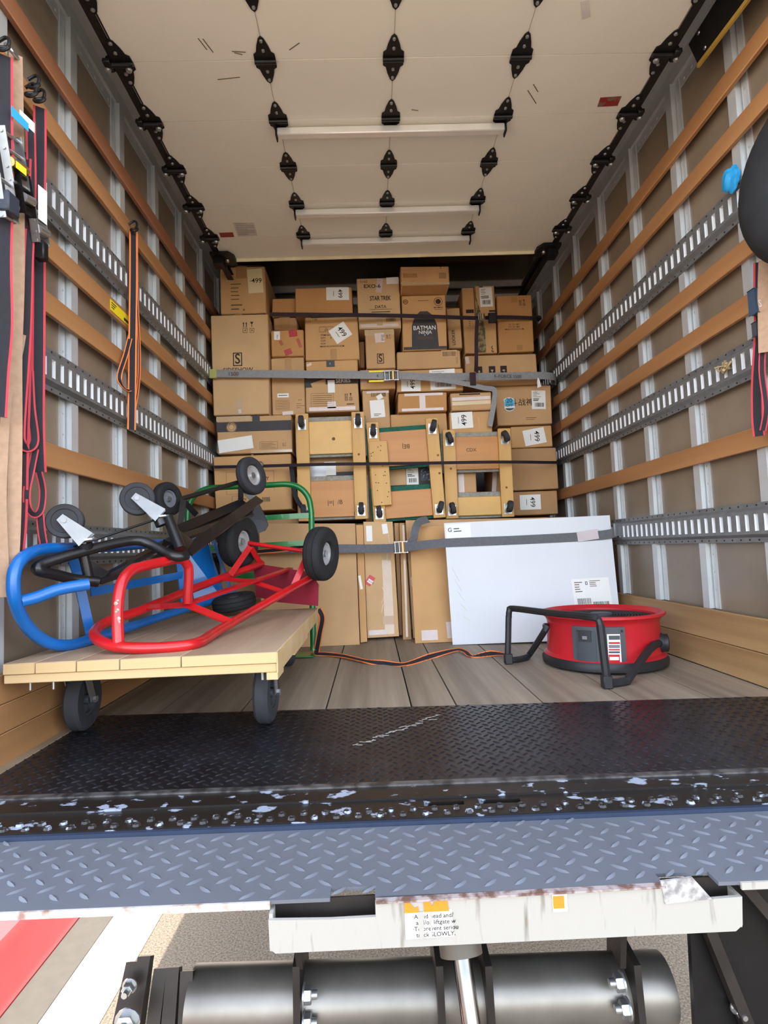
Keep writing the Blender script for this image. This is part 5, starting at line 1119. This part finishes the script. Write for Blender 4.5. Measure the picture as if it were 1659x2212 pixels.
# ------------------------------------------------------------------ things on the left wall
def hook(par, p, s=.03):
    p = V(p); return build('wire_hook', MB().tube(smooth([p+V((-.022,.01,.045)), p+V((.0,.01,.058)), p+V((.014,.005,.045)), p+V((.012,0,.02)), p+V((-.004,-.014,.006)), p+V((.0,-.02,-.006)), p+V((.016,-.02,-.008)), p+V((.026,-.014,.006)), p+V((.014,.0,.022))], 4), .0048, 8), M['black'], par)
def hang(label, pts, w, m, edge=None, n=(.55,-.8,0), group=None): return strap('webbing_strap', label, pts, w, m, edge, n, group, sm=5)
ob = hang('orange edged black strap hanging from the second slat by a wire hook', [A(288,499,x=.026), A(288,600,x=.034), A(286,760,x=.036), A(285,860,x=.034), A(284,928,x=.032)], .034, 'sblk', 'sor')
hook(ob, A(288,502,x=.026))
strap('strap_loop', '', [A(295,505,x=.026), A(296,640,x=.030), A(301,760,x=.030), A(299,830,x=.030), A(288,900,x=.026)], .012, 'sblk', 'sor', (.5,-.8,0), par=ob, ew=.004)
strap('strap_loop', '', [A(283,720,x=.026), A(272,765,x=.028), A(258,810,x=.028), A(262,830,x=.028), A(274,843,x=.026), A(284,840,x=.026)], .020, 'sblk', 'sor', (.5,-.8,.3), par=ob, ew=.004)
ys = build('sticker', MB().prism([(0,0),(.19,0),(.19,.045),(0,.045)], (.0015,2.245,1.580), (0,1,0), (0,0,1), .0008, (1,0,0)), M['yel']); tag(ys, 'yellow warning sticker on the third wooden slat of the left wall', 'sticker')
ln = MB()
for k in range(3): ln.box(.0024, 2.255, 1.613-.010*k, .0030, 2.30-.01*k, 1.617-.010*k)
ln.box(.0024, 2.37, 1.588, .0030, 2.42, 1.600); build('printed_lines', ln, M['ink'], ys, 'stuff')
# crowded bundle nearest the door
def XL(px, py, x): return A(px, py, x=x)
b1 = hang('red edged black strap hanging nearest the truck door at left', [XL(10,120,.05), XL(10,260,.06), XL(12,400,.06), XL(8,560,.06), XL(10,700,.06), XL(2,800,.055), XL(-4,900,.055)], .040, 'sblk', 'sred')
hook(b1, XL(6,116,.045))
rk = ratchet(b1, XL(12,430,.075), .11, .055, (0,.25,-1), 'zinc'); build('release_block', MB().bbox(*(XL(-6,452,.07)), *(XL(44,432,.10)), .004), mat('dark blue grey grip', (52,58,70), .5), b1)
b2 = hang('wide tan webbing strap with steel ratchet hanging on the left wall', [XL(34,118,.045), XL(36,240,.055), XL(38,420,.05), XL(38,600,.05), XL(33,760,.05), XL(33,960,.045), XL(29,1150,.04), XL(22,1250,.035)], .034, 'stan')
rk = ratchet(b2, XL(30,345,.075), .14, .075, (0,.3,-1), 'gold')
build('end_ring', MB().tube(smooth([XL(12,96,.04), XL(20,104,.05), XL(28,114,.055), XL(38,126,.05), XL(42,138,.045)], 3), .006, 8), M['zinc'], b2)
build('care_tag', MB().prism([(0,0),(.05,-.012),(.05,.012),(0,.03)], XL(24,250,.080), (.4,.9,0), (0,0,1), .001), M['glove'], b2)
build('care_tag', MB().prism([(0,0),(.045,-.01),(.045,.02),(0,.03)], XL(42,258,.085), (.4,.9,0), (0,0,1), .001), M['paper'], b2)
build('yellow_tag', MB().prism([(0,0),(.03,-.006),(.03,.014),(0,.02)], XL(34,362,.095), (.4,.9,0), (0,0,1), .001), M['yel'], b2)
b3 = hang('long tan strap tail hanging beside the tan ratchet strap', [XL(42,480,.04), XL(50,560,.045), XL(54,650,.045), XL(44,740,.045), XL(30,800,.04), XL(16,860,.035), XL(8,960,.03), XL(4,1100,.03), XL(10,1250,.03), XL(8,1290,.03)], .022, 'stan')
b4 = hang('red edged black strap with loops hanging from the wire hooks on the left wall', [XL(86,232,.045), XL(86,330,.055), XL(84,480,.055), XL(84,600,.05), XL(83,760,.05), XL(82,900,.05), XL(84,980,.05), XL(86,1020,.048)], .036, 'sblk', 'sred')
hook(b4, XL(84,226,.045)); hook(b4, XL(66,214,.05)); hook(b4, XL(72,196,.045))
rk = ratchet(b4, XL(84,490,.080), .10, .05, (0,.25,-1), 'zinc')
build('release_block', MB().bbox(*(XL(72,558,.07)), *(XL(106,528,.10)), .004), M['blackm'], b4)
build('care_tag', MB().prism([(0,0),(.03,-.005),(.03,.10),(0,.105)], XL(82,472,.085), (.35,.9,0), (0,0,1), .001), M['paper'], b4)
strap('strap_loop', '', [XL(66,260,.06), XL(68,420,.065), XL(62,560,.06), XL(58,700,.055), XL(52,800,.055), XL(44,920,.05), XL(46,955,.05), XL(60,968,.05), XL(74,950,.05), XL(66,880,.05), XL(62,800,.05)], .026, 'sblk', 'sred', (.55,-.8,0), par=b4, ew=.005)
strap('strap_loop', '', [XL(76,970,.05), XL(66,1020,.05), XL(58,1060,.05), XL(60,1095,.05), XL(74,1112,.05), XL(88,1100,.05), XL(92,1060,.05), XL(84,1020,.05)], .020, 'sblk', 'sred', (.55,-.8,0), par=b4, ew=.004)
strap('strap_tail', '', [XL(86,1110,.05), XL(90,1150,.05), XL(98,1196,.05)], .022, 'sblk', 'sred', (.55,-.8,0), par=b4, ew=.004)
b5 = hang('dark maroon strap hanging between the tan strap and the red edged one', [XL(56,330,.05), XL(54,420,.06), XL(58,560,.05), XL(56,760,.045), XL(50,960,.04), XL(46,1120,.04), XL(40,1190,.035)], .030, 'sdk', 'sred')
rk = ratchet(b5, XL(52,420,.08), .11, .05, (0,.3,-1), 'zinc', 'blackm')
# ------------------------------------------------------------------ things on the right wall
tr_ = thing('spare_tire', 'black rubber tyre hanging on the right wall near the door', 'tire', (2.34, 1.55, 1.36))
tc_ = V((2.345, 1.47, 1.585))
build('tire', MB().lathe([(.13,-.05),(.15,-.065),(.21,-.072),(.245,-.055),(.262,-.03),(.262,.03),(.245,.055),(.21,.072),(.15,.065),(.13,.05)], tc_, V((1,.12,0)), 40, True), M['rub'], tr_)
build('rim', MB().lathe([(.13,-.05),(.10,-.03),(.03,-.02),(.03,.02),(.10,.03),(.13,.05)], tc_, V((1,.12,0)), 36, True), M['plasg'], tr_)
gl = MB(); random.seed(3)
bm = bmesh.new(); bmesh.ops.create_icosphere(bm, subdivisions=3, radius=1)
for p in bm.verts:
    s_ = 1+.28*math.sin(5*p.co.x+2*p.co.z)*math.cos(4*p.co.y+3*p.co.z)+random.uniform(-.06,.06); p.co = V((p.co.x*.020*s_, p.co.y*.040*s_, p.co.z*.044*s_))
bm.verts.index_update(); gc = A(1580,388,x=2.415); gl.add([p.co+gc for p in bm.verts], [tuple(q.index for q in f.verts) for f in bm.faces]); bm.free()
o_ = build('glove', gl, M['glove']); tag(o_, 'crumpled blue nitrile glove tucked beside the hanging tyre', 'glove')
bp_ = MB().prism([(1.42,2.36),(2.05,2.415),(2.10,2.55),(1.42,2.55)], (2.398,0,0), (0,1,0), (0,0,1), .012, (1,0,0))
o_ = build('black_board', bp_, mat('black board', (30,29,30), .5)); tag(o_, 'black board with yellow lower edge high on the right wall', 'board')
build('yellow_edge', MB().bar((2.398,1.42,2.357),(2.398,2.05,2.412),.016,.010,(1,0,0)), mat('yellow edge', (196,160,70), .6), o_)
bs = MB()
for y, z in ((2.0,2.44),(2.03,2.53)): bs.lathe([(.008,0),(.006,.004)], (2.397,y,z), (-1,0,0), 8)
build('screws', bs, M['zinc'], o_)
def XR(px, py, x): return A(px, py, x=x)
r1 = hang('red edged black strap with blue cam buckle hanging on the right wall', [XR(1641,566,2.39), XR(1641,640,2.38), XR(1642,720,2.38), XR(1636,820,2.38), XR(1636,900,2.38), XR(1640,942,2.38)], .036, 'sblk', 'sred', (-.6,-.8,0))
bk = MB().bbox(*(XR(1632,682,2.36)-V((.02,0,0))), *(XR(1650,616,2.36)+V((.0,.02,0))), .003); bk_ = build('cam_buckle', bk, mat('blue grey buckle', (70,92,116), .4, .2), r1)
vs_, fs_ = textv('S', .035, .012); build('round_logo', MB().add(vs_, fs_, frame(XR(1640,657,2.335)+V((0,-.004,0)), (.95,.3,0), (0,0,1))), M['paper'], bk_)
build('buckle_lever', MB().bbox(*(XR(1634,728,2.36)-V((.012,0,0))), *(XR(1648,690,2.36)+V((0,.02,0))), .003), M['plasg'], r1)
strap('strap_loop', '', [XR(1650,720,2.37), XR(1646,800,2.37), XR(1655,880,2.37), XR(1648,930,2.37)], .020, 'sblk', 'sred', (-.6,-.8,0), par=r1, ew=.004)
r2 = hang('pale pink webbing strap hanging at the right edge', [XR(1658,560,2.385), XR(1656,640,2.37), XR(1658,760,2.37)], .05, 'stan', None, (-.6,-.8,0))
kn_ = MB(); random.seed(5)
for k in range(5):
    c = A(1562+random.uniform(-8,8), 797+random.uniform(-5,5), x=2.425); kn_.tube([c+V((random.uniform(-.01,.01), random.uniform(-.03,.03), random.uniform(-.02,.02))) for _ in range(4)], .005, 6)
o_ = build('tape_wad', kn_, mat('tan tape wad', (180,160,120), .5)); tag(o_, 'torn wad of tan tape stuck on the middle track of the right wall', 'tape')
